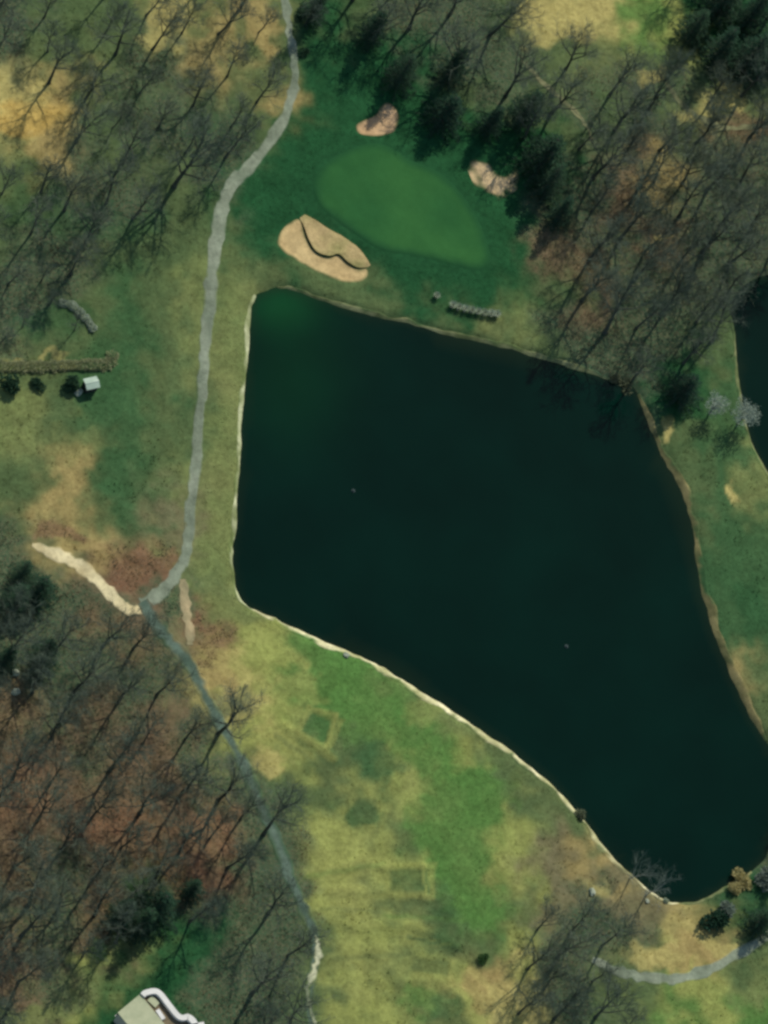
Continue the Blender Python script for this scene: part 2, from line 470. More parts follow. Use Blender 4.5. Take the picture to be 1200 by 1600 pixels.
def in_rect(px, py, c, ang, w, h, soft=3.0):
    ca, sa = math.cos(ang), math.sin(ang)
    u = (px - c[0]) * ca + (py - c[1]) * sa; v = -(px - c[0]) * sa + (py - c[1]) * ca
    d = np.maximum(np.abs(u) - w / 2, np.abs(v) - h / 2)
    return d
SPOTS = [  # extra patches of cover, some dark F and K ones painting tree shade: x, y, rx, ry, letter, strength
 (45,185,55,40,'A',.9),(85,230,30,40,'T',.7),(265,30,38,26,'D',.9),(235,62,24,14,'D',.7),(875,35,60,28,'D',.8),(1145,140,28,26,'D',.9),
 (1015,110,18,16,'D',.7),(1040,283,22,14,'T',1.),(1048,370,12,10,'D',.8),(335,60,24,40,'T',.6),(410,40,22,60,'T',.8),
 (1050,670,12,28,'D',1.),(1148,765,13,20,'D',1.),(215,885,50,28,'R',.9),(95,835,40,20,'R',.7),(310,965,10,24,'R',.9),
 (345,1060,22,24,'T',.9),(420,1185,34,20,'D',.8),(1070,1490,60,20,'T',.8),(1020,1490,40,22,'D',.8),(1125,1475,36,14,'D',.8),
 (755,1545,32,40,'T',.7),(775,1575,20,30,'D',.7),(735,1245,60,50,'G',.9),(715,1330,40,60,'G',.9),(745,1410,35,40,'G',.9),
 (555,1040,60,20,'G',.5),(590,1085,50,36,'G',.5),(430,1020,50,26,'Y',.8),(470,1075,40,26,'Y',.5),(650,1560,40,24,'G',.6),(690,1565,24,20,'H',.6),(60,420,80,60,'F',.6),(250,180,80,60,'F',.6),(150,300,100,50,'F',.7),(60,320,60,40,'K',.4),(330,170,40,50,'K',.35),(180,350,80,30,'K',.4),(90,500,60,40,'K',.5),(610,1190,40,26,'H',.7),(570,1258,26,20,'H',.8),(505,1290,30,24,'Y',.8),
 (400,1000,40,26,'Y',.8),(360,1040,30,20,'D',.6),(655,1030,40,20,'Y',.2),(290,1000,12,30,'B',.6),
 (720,560,40,20,'O',.4),(440,345,30,20,'K',.5),(410,320,40,50,'K',.7),(190,560,40,80,'H',.5),
 (190,740,60,40,'H',.5),(100,720,30,40,'T',.6),(145,1510,50,14,'Y',.6),(70,1590,60,14,'Z',.9),
 (160,1497,20,12,'G',.8),(210,1530,70,30,'K',.5),(930,1380,25,14,'D',.6),(970,1400,30,12,'T',.5),(1000,1430,50,25,'B',.5),
 (820,35,10,10,'D',.2),(1160,850,30,60,'H',.4),(1180,960,30,60,'K',.35),(640,1400,60,16,'O',.5),(560,1500,50,40,'Y',.5),
 (470,960,50,14,'Y',.1),(660,1100,40,24,'Y',.3),(60,570,60,6,'D',.5),(120,690,50,30,'Z',.4),
 (1060,640,30,30,'K',.6),(880,400,20,40,'L',.4),(905,500,40,30,'L',.3),(1030,480,60,40,'F',.5)]
TEES = [((498,1137),-0.44+0.9,44,36,'H','Y'),((640,1377),0.02,62,38,'H','Y'),((570,1262),0.1,36,30,'O',None),((672,1510),0.12,60,24,'O',None)]

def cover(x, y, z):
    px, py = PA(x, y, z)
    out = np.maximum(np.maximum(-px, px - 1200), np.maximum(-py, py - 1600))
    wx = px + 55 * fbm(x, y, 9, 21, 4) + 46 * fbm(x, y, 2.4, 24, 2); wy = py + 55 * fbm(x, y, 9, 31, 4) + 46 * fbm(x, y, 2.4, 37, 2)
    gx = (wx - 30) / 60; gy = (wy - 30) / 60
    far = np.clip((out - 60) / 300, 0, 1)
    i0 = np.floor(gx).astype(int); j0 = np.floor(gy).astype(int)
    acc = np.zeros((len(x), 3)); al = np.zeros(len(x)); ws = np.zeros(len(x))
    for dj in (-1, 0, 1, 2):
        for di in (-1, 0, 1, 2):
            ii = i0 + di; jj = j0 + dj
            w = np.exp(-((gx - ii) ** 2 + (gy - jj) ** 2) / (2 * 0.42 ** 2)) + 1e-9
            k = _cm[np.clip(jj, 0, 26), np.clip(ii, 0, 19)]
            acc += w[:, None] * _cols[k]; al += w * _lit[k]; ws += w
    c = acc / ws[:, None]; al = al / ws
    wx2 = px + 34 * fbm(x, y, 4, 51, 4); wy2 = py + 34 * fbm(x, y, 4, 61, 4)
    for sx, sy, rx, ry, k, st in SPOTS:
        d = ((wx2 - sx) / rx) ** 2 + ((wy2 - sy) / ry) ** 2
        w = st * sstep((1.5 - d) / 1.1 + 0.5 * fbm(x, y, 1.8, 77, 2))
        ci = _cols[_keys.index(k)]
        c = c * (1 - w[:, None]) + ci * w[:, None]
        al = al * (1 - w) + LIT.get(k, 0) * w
    wx3 = px + 5 * fbm(x, y, 2.5, 71, 2); wy3 = py + 5 * fbm(x, y, 2.5, 81, 2)
    for cc, an, w_, h_, k, edge in TEES:
        d = in_rect(wx3, wy3, cc, an, w_, h_)
        if edge:
            w = 0.5 * sstep((7 - np.abs(d - 4)) / 4)
            c = c * (1 - w[:, None]) + _cols[_keys.index(edge)] * w[:, None]
        w = 0.55 * sstep((3 - d) / 6)
        c = c * (1 - w[:, None]) + _cols[_keys.index(k)] * w[:, None]
    # stripes of straw across the lower lawn, left by mowing and wear
    for (ax, ay, bx, by, wd, k, st) in ((440,1132,522,1186,9,'Y',.7),(530,1400,660,1396,6,'Y',.5),(590,1448,700,1478,7,'Y',.5),(520,1440,600,1452,7,'Y',.4),
                                   (640,1465,715,1480,4,'H',.6),(600,1430,720,1440,5,'G',.35),(480,1370,600,1350,6,'G',.35),(430,1150,500,1200,5,'O',.5),(735,1515,768,1545,8,'D',.8),(768,1545,782,1605,8,'D',.8),(526,1118,508,1166,5,'Y',.8),(480,1104,526,1118,5,'Y',.7),(596,1352,662,1350,4,'Y',.6),(664,1352,664,1400,4,'Y',.6),(600,1398,662,1402,4,'Y',.6),(640,1462,722,1486,4,'O',.7),(520,1500,640,1490,6,'O',.4),(500,1420,600,1425,5,'O',.4)):
        ex, ey = bx - ax, by - ay
        t = np.clip(((wx3 - ax) * ex + (wy3 - ay) * ey) / (ex * ex + ey * ey), 0, 1)
        d = np.hypot(wx3 - ax - t * ex, wy3 - ay - t * ey)
        w = st * sstep((wd - d) / wd * 1.3)
        c = c * (1 - w[:, None]) + _cols[_keys.index(k)] * w[:, None]
    fk = sstep(fbm(x, y, 60, 91, 3) * 1.6 + 0.5)[:, None]
    fc = _cols[_keys.index('O')] * fk + _cols[_keys.index('F')] * (1 - fk)
    c = c * (1 - far[:, None]) + fc * far[:, None]
    al = al * (1 - far) + 0.5 * (1 - fk[:, 0]) * far
    return c, al

def set_cover(me, c, al):
    a = me.color_attributes.new('Cover', 'FLOAT_COLOR', 'POINT')
    buf = np.concatenate([c, al[:, None]], 1).astype(np.float32).ravel()
    a.data.foreach_set('color', buf)

def axis(lo, hi, step, far):
    mid = np.arange(lo, hi + 1e-6, step)
    o = []; d = step; p = 0
    while p < far:
        d *= 1.25; p += d; o.append(p)
    o = np.array(o)
    return np.concatenate([lo - o[::-1], mid, mid[-1] + o])
corn = [P(x, y) for x, y in ((0, 0), (1200, 0), (0, 1600), (1200, 1600))]
X0, X1 = min(c.x for c in corn) - 6, max(c.x for c in corn) + 6
Y0, Y1 = min(c.y for c in corn) - 6, max(c.y for c in corn) + 6
xs = axis(X0, X1, 0.42, 1500); ys = axis(Y0, Y1, 0.42, 1500)
XX, YY = np.meshgrid(xs, ys)
xf, yf = XX.ravel(), YY.ravel()
zf = H(xf, yf)
# small unevenness of the turf
zf = zf + 0.07 * vnoise(xf, yf, 1.1, 5) + 0.10 * vnoise(xf, yf, 2.7, 6)
def HG(x, y):
    """height of the finished ground mesh"""
    x = np.asarray(x, float); y = np.asarray(y, float)
    Z = zf.reshape(len(ys), len(xs))
    i = np.clip(np.searchsorted(xs, x) - 1, 0, len(xs) - 2); j = np.clip(np.searchsorted(ys, y) - 1, 0, len(ys) - 2)
    u = np.clip((x - xs[i]) / (xs[i + 1] - xs[i]), 0, 1); v = np.clip((y - ys[j]) / (ys[j + 1] - ys[j]), 0, 1)
    return (Z[j, i] * (1 - u) + Z[j, i + 1] * u) * (1 - v) + (Z[j + 1, i] * (1 - u) + Z[j + 1, i + 1] * u) * v
def H1(p): return float(HG(np.array([p[0]]), np.array([p[1]]))[0])
def grid_mesh(name, x, y, z, nx, ny):
    me = bpy.data.meshes.new(name)
    nv = nx * ny
    me.vertices.add(nv)
    me.vertices.foreach_set('co', np.stack([x, y, z], 1).astype(np.float32).ravel())
    i = np.arange((nx - 1) * (ny - 1)); r = i // (nx - 1); c = i % (nx - 1)
    a = r * nx + c
    q = np.stack([a, a + 1, a + nx + 1, a + nx], 1).astype(np.int32)
    me.loops.add(q.size); me.loops.foreach_set('vertex_index', q.ravel())
    me.polygons.add(len(q))
    me.polygons.foreach_set('loop_start', (np.arange(len(q)) * 4).astype(np.int32))
    me.polygons.foreach_set('loop_total', np.full(len(q), 4, np.int32))
    me.polygons.foreach_set('use_smooth', np.ones(len(q), bool))
    me.update(); me.validate()
    return me
gm = grid_mesh('ground', xf, yf, zf, len(xs), len(ys))
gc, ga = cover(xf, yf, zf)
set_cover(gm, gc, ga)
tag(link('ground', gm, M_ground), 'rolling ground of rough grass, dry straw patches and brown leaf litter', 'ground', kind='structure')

# ------------------------------------------------------------------ water
def offset_poly(poly, d):
    n = len(poly); ar = sum(poly[i][0] * poly[(i + 1) % n][1] - poly[(i + 1) % n][0] * poly[i][1] for i in range(n))
    s = 1 if ar > 0 else -1
    out = []
    for i in range(n):
        ax, ay = poly[i - 1]; bx, by = poly[(i + 1) % n]
        tx, ty = bx - ax, by - ay; l = math.hypot(tx, ty) + 1e-9
        out.append((poly[i][0] + s * d * ty / l, poly[i][1] - s * d * tx / l))
    return out
def water(name, poly, label):
    o = offset_poly(poly, 0.9)
    bm = bmesh.new()
    vs = [bm.verts.new((x, y, ZW)) for x, y in o]
    f = bm.faces.new(vs)
    if f.normal.z < 0 or sum(o[i][0] * o[(i + 1) % len(o)][1] - o[(i + 1) % len(o)][0] * o[i][1] for i in range(len(o))) < 0:
        f.normal_flip()
    bmesh.ops.triangulate(bm, faces=bm.faces[:])
    bmesh.ops.subdivide_edges(bm, edges=[e for e in bm.edges if e.calc_length() > 6], cuts=6, use_grid_fill=True)
    bmesh.ops.triangulate(bm, faces=bm.faces[:])
    bmesh.ops.subdivide_edges(bm, edges=[e for e in bm.edges if e.calc_length() > 3], cuts=1, use_grid_fill=True)
    me = bpy.data.meshes.new(name); bm.to_mesh(me); bm.free()
    co = np.zeros(len(me.vertices) * 3); me.vertices.foreach_get('co', co); co = co.reshape(-1, 3)
    px, py = PA(co[:, 0], co[:, 1], co[:, 2])
    deep = np.array(lin((2, 29, 21))); weed = np.array(lin((14, 62, 32))); silt = np.array(lin((34, 44, 26)))
    wv = 0.9 * np.exp(-(((px - 440) / 60) ** 2 + ((py - 475) / 40) ** 2)) + 0.35 * np.exp(-(((px - 455) / 90) ** 2 + ((py - 580) / 110) ** 2))
    d = -sdist(co[:, 0], co[:, 1], poly)
    sv = 0.5 * sstep((1.6 - d) / 2.2)
    c = deep * (1 - wv[:, None]) + weed * wv[:, None]
    c = c * (1 - sv[:, None]) + silt * sv[:, None]
    set_cover(me, np.clip(c, 0, 1), np.ones(len(co)))
    return tag(link(name, me, M_water), label, 'pond', kind='structure')
water('pond_water', pond_w, 'large still dark green pond filling the middle of the course')
water('pond_water', pond2_w, 'dark blue water of the second pond at the right edge')

# ------------------------------------------------------------------ sheets and ribbons on the ground
def ring_sheet(name, poly, mat_, off, label, cat, rings=7, dish=0.0):
    n = len(poly); cx = sum(p[0] for p in poly) / n; cy = sum(p[1] for p in poly) / n
    pts = []
    for k in range(rings + 1):
        t = 1 - k / rings
        for (x, y) in poly: pts.append((cx + (x - cx) * t, cy + (y - cy) * t))
    a = np.array(pts); z = HG(a[:, 0], a[:, 1]) + off
    z[:n] -= off + 0.04
    v = [(x, y, zz) for (x, y), zz in zip(pts, z)]
    f = []
    for k in range(rings):
        for i in range(n):
            j = (i + 1) % n
            f.append((k * n + i, k * n + j, (k + 1) * n + j, (k + 1) * n + i))
    me = mk_mesh(name, v, f, True)
    bm = bmesh.new(); bm.from_mesh(me)
    bmesh.ops.remove_doubles(bm, verts=bm.verts[:], dist=1e-4)
    bmesh.ops.recalc_face_normals(bm, faces=bm.faces[:])
    if sum(f.normal.z for f in bm.faces) < 0:
        bmesh.ops.reverse_faces(bm, faces=bm.faces[:])
    bm.to_mesh(me); bm.free()
    return tag(link(name, me, mat_), label, cat, kind='structure')

def fill_sheet(name, poly, mat_, off, label, cat, step=0.45, soft=None, fade=0.7):
    """sheet following the ground inside any outline: clipped grid through triangulation of outline + inner points"""
    from mathutils.geometry import delaunay_2d_cdt
    n = len(poly)
    a = np.array(poly)
    gx, gy = np.meshgrid(np.arange(a[:, 0].min(), a[:, 0].max(), step), np.arange(a[:, 1].min(), a[:, 1].max(), step))
    gx = gx.ravel(); gy = gy.ravel()
    d = sdist(gx, gy, poly)
    k = d < -step * 0.45
    pts = [Vector(p) for p in poly] + [Vector((x, y)) for x, y in zip(gx[k], gy[k])]
    vo, _, fo, _, _, _ = delaunay_2d_cdt(pts, [(i, (i + 1) % n) for i in range(n)], [], 1, 1e-5)
    x = np.array([p.x for p in vo]); y = np.array([p.y for p in vo])
    dd = np.clip(-sdist(x, y, poly) / 0.5, 0, 1)
    z = HG(x, y) + off * dd - 0.05 * (1 - dd)
    me = mk_mesh(name, list(zip(x, y, z)), [tuple(f) for f in fo], True)
    if mat_ is M_mown or soft:
        gcv, _ = cover(x, y, z)
        k_ = sstep((-sdist(x, y, poly) + (0.5 if fade < 1 else 2.0) * fbm(x, y, 2, 3, 2)) / (2.0 if mat_ is M_mown else fade))[:, None]
        m_ = np.clip(0.5 + 1.2 * fbm(x, y, 8, 5, 3), 0, 1)[:, None]
        c1, c2 = soft or ((52, 100, 51), (44, 91, 48))
        set_cover(me, (np.array(lin(c1)) * m_ + np.array(lin(c2)) * (1 - m_)) * k_ + gcv * (1 - k_), np.zeros(len(x)))
        mat_ = M_mown if mat_ is M_mown else M_path
    return tag(link(name, me, mat_), label, cat, kind='structure')

def ribbon(name, pts, cols, off, label, cat='path', wob=0.6, ncross=12, kind='structure', fade=0.36):
    """pts: (px, py, width_m)"""
    cp = catmull(pts, 10)
    w = [G(p[0], p[1]) for p in cp]
    rows = []
    for i, p in enumerate(w):
        a = w[max(i - 1, 0)]; b = w[min(i + 1, len(w) - 1)]
        t = Vector((b.x - a.x, b.y - a.y, 0)).normalized(); nn = Vector((-t.y, t.x, 0))
        rows.append((p, nn, cp[i][2]))
    v = []; f = []
    for i, (p, nn, wd) in enumerate(rows):
        wd = wd * 0.88; wl = wd / 2 + wob * float(vnoise(i * 1.0, 0.0, 2.1, 3)) ; wr = wd / 2 + wob * float(vnoise(i * 1.0, 9.0, 2.3, 8))
        for j in range(ncross):
            s = j / (ncross - 1)
            q = p + nn * (-wl + (wl + wr) * s)
            v.append([q.x, q.y, off + (0 if 0 < j < ncross - 1 else -0.11)])
    a = np.array(v); a[:, 2] += HG(a[:, 0], a[:, 1]) + 0.05
    for i in range(len(rows) - 1):
        for j in range(ncross - 1):
            k = i * ncross + j
            f.append((k, k + ncross, k + ncross + 1, k + 1))
    me = mk_mesh(name, a, f, True)
    if me.polygons[0].normal.z < 0: me.flip_normals()
    gcv, _ = cover(a[:, 0], a[:, 1], a[:, 2])
    s_ = np.tile(np.linspace(-1, 1, ncross), len(rows))
    k_ = sstep((1 - np.abs(s_) + 0.5 * fbm(a[:, 0], a[:, 1], 1.6, 33, 3)) / fade)[:, None]
    along = np.repeat(np.arange(len(rows)), ncross)
    m_ = np.clip(0.5 + 1.3 * fbm(a[:, 0], a[:, 1], 3.0, 44, 3), 0, 1)[:, None]
    pc = np.array(lin(cols[0])) * m_ + np.array(lin(cols[1])) * (1 - m_)
    set_cover(me, np.clip(pc * k_ + gcv * (1 - k_), 0, 1), np.zeros(len(a)))
    return tag(link(name, me, M_path), label, cat, kind=kind)

fill_sheet('putting_green', green_w, M_mown, 0.10, 'smooth bright green oval putting surface between three bunkers', 'green')
fill_sheet('sand_bunker', bA, M_sand2, 0.09, 'small boot-shaped pinkish sand bunker above the putting green', 'bunker', 0.3, ((192,160,120),(172,142,102)))
fill_sheet('sand_bunker', bB, M_sand, 0.09, 'long kidney-shaped sand bunker with dark turf lip by the pond corner', 'bunker', 0.3, ((196,172,120),(178,152,104)))
fill_sheet('sand_bunker', bC, M_sand2, 0.09, 'shaded sand bunker under bare trees right of the putting green', 'bunker', 0.3, ((206,180,134),(176,152,106)), 1.3)

# turf lip over the long bunker: sharp edge above the sand, sloping back into the rough
def lip(front, back, hgt, label):
    fr = catmull(front, 6); bk = catmull(back, 6)
    n = min(len(fr), len(bk))
    def at(l, t):
        q = t * (len(l) - 1); i = min(int(q), len(l) - 2); u = q - i
        return (l[i][0] * (1 - u) + l[i + 1][0] * u, l[i][1] * (1 - u) + l[i + 1][1] * u)
    N = 40; K = 7
    v = []; f = []
    for i in range(N):
        t = i / (N - 1); e = min(1, 6 * t, 6 * (1 - t))
        a = G(*at(fr, t)); b = G(*at(bk, t))
        for k in range(K):
            if k == 0: q = Vector((a.x, a.y, a.z - 0.15))
            else:
                s = (k - 1) / (K - 2)
                p = a.lerp(b, s)
                hz = H1(p)
                q = Vector((p.x, p.y, hz + 0.03 + hgt * e * (1 - s) ** 1.3 * (1 + 0.25 * float(vnoise(i * 1.0, k * 1.0, 3, 4))) - (0.12 if k == K - 1 else 0)))
                if k == 1: q += Vector((-0.18, -0.12, 0)) * e
            v.append(q)
    for i in range(N - 1):
        for k in range(K - 1):
            a = i * K + k
            f.append((a, a + 1, a + K + 1, a + K))
    me = mk_mesh('bunker_lip', v, f, False)
    if sum(p.normal.z for p in me.polygons) < 0: me.flip_normals()
    co = np.array([tuple(q) for q in v])
    base = np.array(lin((180, 158, 110))); gr = np.array(lin((136, 132, 82)))
    m_ = np.clip(0.6 + 1.3 * fbm(co[:, 0], co[:, 1], 2.5, 7, 2), 0, 1)[:, None]
    set_cover(me, base * m_ + gr * (1 - m_), np.zeros(len(co)))
    tag(link('bunker_lip', me, M_ground), label, 'bunker lip', kind='structure')
lip([(468,341),(476,355),(483,374),(495,393),(515,400),(530,397),(545,410),(560,418),(574,418)],
    [(478,334),(497,343),(515,354),(532,362),(548,372),(562,384),(570,394),(576,404),(580,414)], 0.34,
    'raised sandy turf lip along the upper edge of the long bunker')

ribbon('cart_path', [(440,-40,1.7),(446,0,1.7),(453,55,1.6),(460,105,1.8),(457,145,2.2),(438,195,2.6),(400,248,2.6),(365,285,2.8),(346,325,3.0),(336,390,2.9),(329,450,2.7),
  (322,520,2.5),(317,590,2.2),(311,670,2.2),(302,750,2.2),(295,820,2.3),(290,868,2.4),(270,905,2.6),(245,932,3.0),(222,945,3.2)], ((142,150,126),(112,122,100)), 0.0,
  'pale grey worn asphalt cart path running down the left side of the pond')
ribbon('cart_path', [(50,852,1.2),(80,862,2.6),(115,878,2.9),(148,903,2.7),(175,930,2.6),(198,950,2.6),(225,952,2.4)], ((222,208,160),(196,180,132)), 0.008,
  'bright cream gravel path curving in from the left edge of the wood', )
ribbon('cart_path', [(285,905,1.8),(289,935,2.0),(293,970,2.0),(297,1008,1.6)], ((176,158,118),(140,132,98)), 0.016,
  'short tan gravel spur dropping from the fork of the paths')
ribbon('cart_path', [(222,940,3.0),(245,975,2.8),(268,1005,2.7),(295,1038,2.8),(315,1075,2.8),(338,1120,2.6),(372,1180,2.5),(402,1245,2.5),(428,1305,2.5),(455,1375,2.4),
  (478,1430,2.2),(494,1478,2.0),(488,1525,2.0),(484,1570,2.0),(490,1640,2.0)], ((100,118,102),(74,92,76)), 0.024,  # dimmer greys put the trees' shade into the path colour
  'path painted dim blue-grey for tree shade, following the edge of the brown wood downwards', fade=0.75)
ribbon('cart_path', [(925,1500,1.6),(960,1514,2.0),(1000,1526,2.2),(1050,1530,2.4),(1100,1518,2.4),(1150,1492,2.3),(1200,1463,2.2),(1240,1440,2.2)], ((142,150,126),(112,122,100)), 0.0,
  'pale curved path below the pond at the lower right corner')
ribbon('dirt_trail', [(1040,130,1.0),(1062,158,1.3),(1090,182,1.4),(1130,200,1.5),(1170,198,1.4),(1215,190,1.2)], ((126,126,90),(100,104,74)), 0.0,
  'faint pale trail bending through the upper right wood')
ribbon('dirt_trail', [(815,95,0.9),(850,130,1.2),(885,162,1.2),(915,195,1.0),(925,220,0.8)], ((126,126,90),(100,104,74)), 0.004,
  'narrow faint trail slanting down through trees above the green')

ribbon('cart_path', [(492,1462,.7),(498,1485,1.5),(492,1512,1.3),(480,1545,1.4),(484,1570,1.2),(492,1600,1.1)], ((196,196,158),(136,144,112)), 0.034,  # pale colours paint the sunlit patches of the path
  'whitish stretch of path with sunlight painted on, between wood and lawn at the bottom', fade=0.8)
# banks of the pond: bare strip at the water's edge
def bank(poly, i0, i1, cols, w_out, label, wob=0.5):
    n = len(poly)
    idx = [(i % n) for i in range(i0, i1 + 1)]
    dense = []
    for a, b in zip(idx[:-1], idx[1:]):
        pa, pb = poly[a], poly[b]
        k = max(1, int(math.hypot(pb[0] - pa[0], pb[1] - pa[1]) / 0.5))
        for j in range(k): dense.append((pa[0] + (pb[0] - pa[0]) * j / k, pa[1] + (pb[1] - pa[1]) * j / k))
    dense.append(poly[idx[-1]])
    ar = sum(poly[i][0] * poly[(i + 1) % n][1] - poly[(i + 1) % n][0] * poly[i][1] for i in range(n))
    s = 1 if ar > 0 else -1
    v = []; f = []; K = 8
    L = len(dense)
    for i, p in enumerate(dense):
        a = dense[max(i - 2, 0)]; b = dense[min(i + 2, L - 1)]
        tx, ty = b[0] - a[0], b[1] - a[1]; l = math.hypot(tx, ty) + 1e-9
        nx, ny = s * ty / l, -s * tx / l
        e = min(1, i / 8, (L - 1 - i) / 8)
        wo = max(0.15, (w_out + wob * (float(vnoise(i * 0.5, 0, 2.2, 9)) + 0.6 * float(vnoise(i * 0.5, 0, 7, 2)))) * (0.3 + 0.7 * e))
        for k in range(K):
            d = -0.5 + (wo + 0.5) * k / (K - 1)
            v.append((p[0] + nx * d, p[1] + ny * d, 0))
    a = np.array(v); z = HG(a[:, 0], a[:, 1]).reshape(L, K)
    off = np.array([0.06, 0.10, 0.12, 0.12, 0.12, 0.12, 0.10, -0.06])
    z = z + off + 0.10 * vnoise(a[:, 0], a[:, 1], 0.7, 12).reshape(L, K)
    a[:, 2] = z.ravel()
    for i in range(L - 1):
        for k in range(K - 1):
            q = i * K + k; f.append((q, q + 1, q + K + 1, q + K))
    me = mk_mesh('pond_bank', a, f, True)
    if sum(p.normal.z for p in me.polygons) < 0: me.flip_normals()
    gcv, _ = cover(a[:, 0], a[:, 1], a[:, 2])
    s_ = np.tile(np.linspace(0, 1, K), L)
    k_ = sstep((1.05 - s_ + 0.9 * fbm(a[:, 0], a[:, 1], 1.8, 35, 3) + 0.6 * vnoise(a[:, 0], a[:, 1], 6, 36)) / 0.55)[:, None]
    m_ = np.clip(0.5 + 1.4 * fbm(a[:, 0], a[:, 1], 2.2, 46, 3), 0, 1)[:, None]
    pc = np.array(lin(cols[0])) * m_ + np.array(lin(cols[1])) * (1 - m_)
    set_cover(me, np.clip(pc * k_ + gcv * (1 - k_), 0, 1), np.zeros(len(a)))
    tag(link('pond_bank', me, M_path), label, 'bank', kind='structure')
M_bk_sw = ((220,212,166),(168,166,116)); M_bk_w = ((190,192,148),(128,136,90)); M_bk_n = ((142,144,100),(92,102,64)); M_bk_e = ((140,130,86),(88,92,58))  # lower left cream, right brown: sunlit and shaded sides painted in
n3 = 4
bank(pond_w, 43 * n3, 66 * n3, M_bk_sw, 0.95, 'dry straw edge with sunlight painted into its colour along the lower left shore of the pond', 1.0)
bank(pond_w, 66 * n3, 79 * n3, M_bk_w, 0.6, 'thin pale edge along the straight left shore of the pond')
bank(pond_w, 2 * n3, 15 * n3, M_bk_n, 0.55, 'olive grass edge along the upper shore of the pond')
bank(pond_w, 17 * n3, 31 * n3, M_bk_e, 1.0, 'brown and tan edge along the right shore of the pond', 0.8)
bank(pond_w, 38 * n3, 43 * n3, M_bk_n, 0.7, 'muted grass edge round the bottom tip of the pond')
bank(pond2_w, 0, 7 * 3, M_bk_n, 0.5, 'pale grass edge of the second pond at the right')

# ------------------------------------------------------------------ rough grass tufts (uncountable)
def tufts(name, n, label, hmin, hmax, wmin, wmax, keep, pal=None, spread=0.0):
    x = rng.uniform(X0 + 4, X1 - 4, n * 3); y = rng.uniform(Y0 + 4, Y1 - 4, n * 3)
    px, py = PA(x, y, 0 * x)
    k = (px > -20) & (px < 1220) & (py > -20) & (py < 1620)
    x, y, px, py = x[k], y[k], px[k], py[k]
    d = np.minimum(sdist(x, y, pond_w), sdist(x, y, pond2_w))
    dg = np.minimum.reduce([sdist(x, y, q) for q in (green_w, bA, bB, bC)])
    kk = (d > 0.5) & (dg > 0.6) & keep(px, py, x, y)
    for pl, wd in (PATHS):
        a = np.array(pl)
        dm = np.full(len(px), 1e9)
        for i in range(len(a) - 1):
            e = a[i + 1] - a[i]; t = np.clip(((px - a[i, 0]) * e[0] + (py - a[i, 1]) * e[1]) / (e @ e), 0, 1)
            dm = np.minimum(dm, np.hypot(px - a[i, 0] - t * e[0], py - a[i, 1] - t * e[1]))
        kk &= dm > wd
    x, y = x[kk][:n], y[kk][:n]; m = len(x)
    z = HG(x, y)
    c, al = cover(x, y, z)
    nb = 4
    V = np.zeros((m, nb, 3, 3)); 
    for b in range(nb):
        an = rng.uniform(0, 2 * np.pi, m); h = rng.uniform(hmin, hmax, m); w = rng.uniform(wmin, wmax, m)
        le = rng.uniform(0.2, 0.9, m) * h
        sp_ = spread or wmax * 0.8; ox = rng.normal(0, sp_, m); oy = rng.normal(0, sp_, m)
        dx, dy = np.cos(an), np.sin(an)
        V[:, b, 0] = np.stack([x + ox - dy * w, y + oy + dx * w, z - 0.05], 1)
        V[:, b, 1] = np.stack([x + ox + dy * w, y + oy - dx * w, z - 0.05], 1)
        V[:, b, 2] = np.stack([x + ox + dx * le, y + oy + dy * le, z + h], 1)
    v = V.reshape(-1, 3)
    me = bpy.data.meshes.new(name)
    me.vertices.add(len(v)); me.vertices.foreach_set('co', v.astype(np.float32).ravel())
    nf = len(v) // 3
    me.loops.add(nf * 3); me.loops.foreach_set('vertex_index', np.arange(nf * 3, dtype=np.int32))
    me.polygons.add(nf); me.polygons.foreach_set('loop_start', (np.arange(nf) * 3).astype(np.int32)); me.polygons.foreach_set('loop_total', np.full(nf, 3, np.int32))
    me.update()
    br = rng.uniform(0.85, 1.4, m)[:, None]
    straw = rng.uniform(0, 0.4, m)[:, None] * np.clip((c[:, :1] - 0.03) / 0.1, 0, 1)
    c = (c * (1 - straw) + np.array(lin((160, 150, 92))) * straw) * br
    if pal:
        c = np.array(pal)[(np.clip(fbm(x, y, 6, 23, 2) * 1.4 + 0.5 + rng.normal(0, .25, m), 0, .999) * len(pal)).astype(int)] * rng.uniform(1.0, 2.1, m)[:, None]
    set_cover(me, np.repeat(np.clip(c, 0, 1), nb * 3, 0), np.zeros(len(v)))
    tag(link(name, me, M_tuft), label, 'grass', kind='stuff')
PATHS = [([(446,-20),(460,105),(438,195),(365,285),(336,390),(317,590),(302,750),(290,868),(222,945)], 17),
         ([(50,852),(115,878),(175,930),(225,952)], 17), ([(285,905),(297,1008)], 13),
         ([(222,940),(295,1038),(338,1120),(402,1245),(455,1375),(494,1478),(484,1570),(490,1640)], 15),
         ([(925,1500),(1000,1526),(1050,1530),(1150,1492),(1240,1440)], 14)]
tufts('rough_grass', 60000, 'short uneven tufts of rough and dry grass over the open ground', 0.03, 0.10, 0.04, 0.11, lambda px, py, x, y: fbm(x, y, 3.5, 14, 2) > -0.45)
tufts('tall_dry_grass', 5000, 'taller clumps of straw grass scattered in the rough', 0.1, 0.3, 0.05, 0.12,
      lambda px, py, x, y: (vnoise(x, y, 5, 15) > 0.12) & ((px < 300) | (px > 880) | (py > 1300) | (py < 140)))

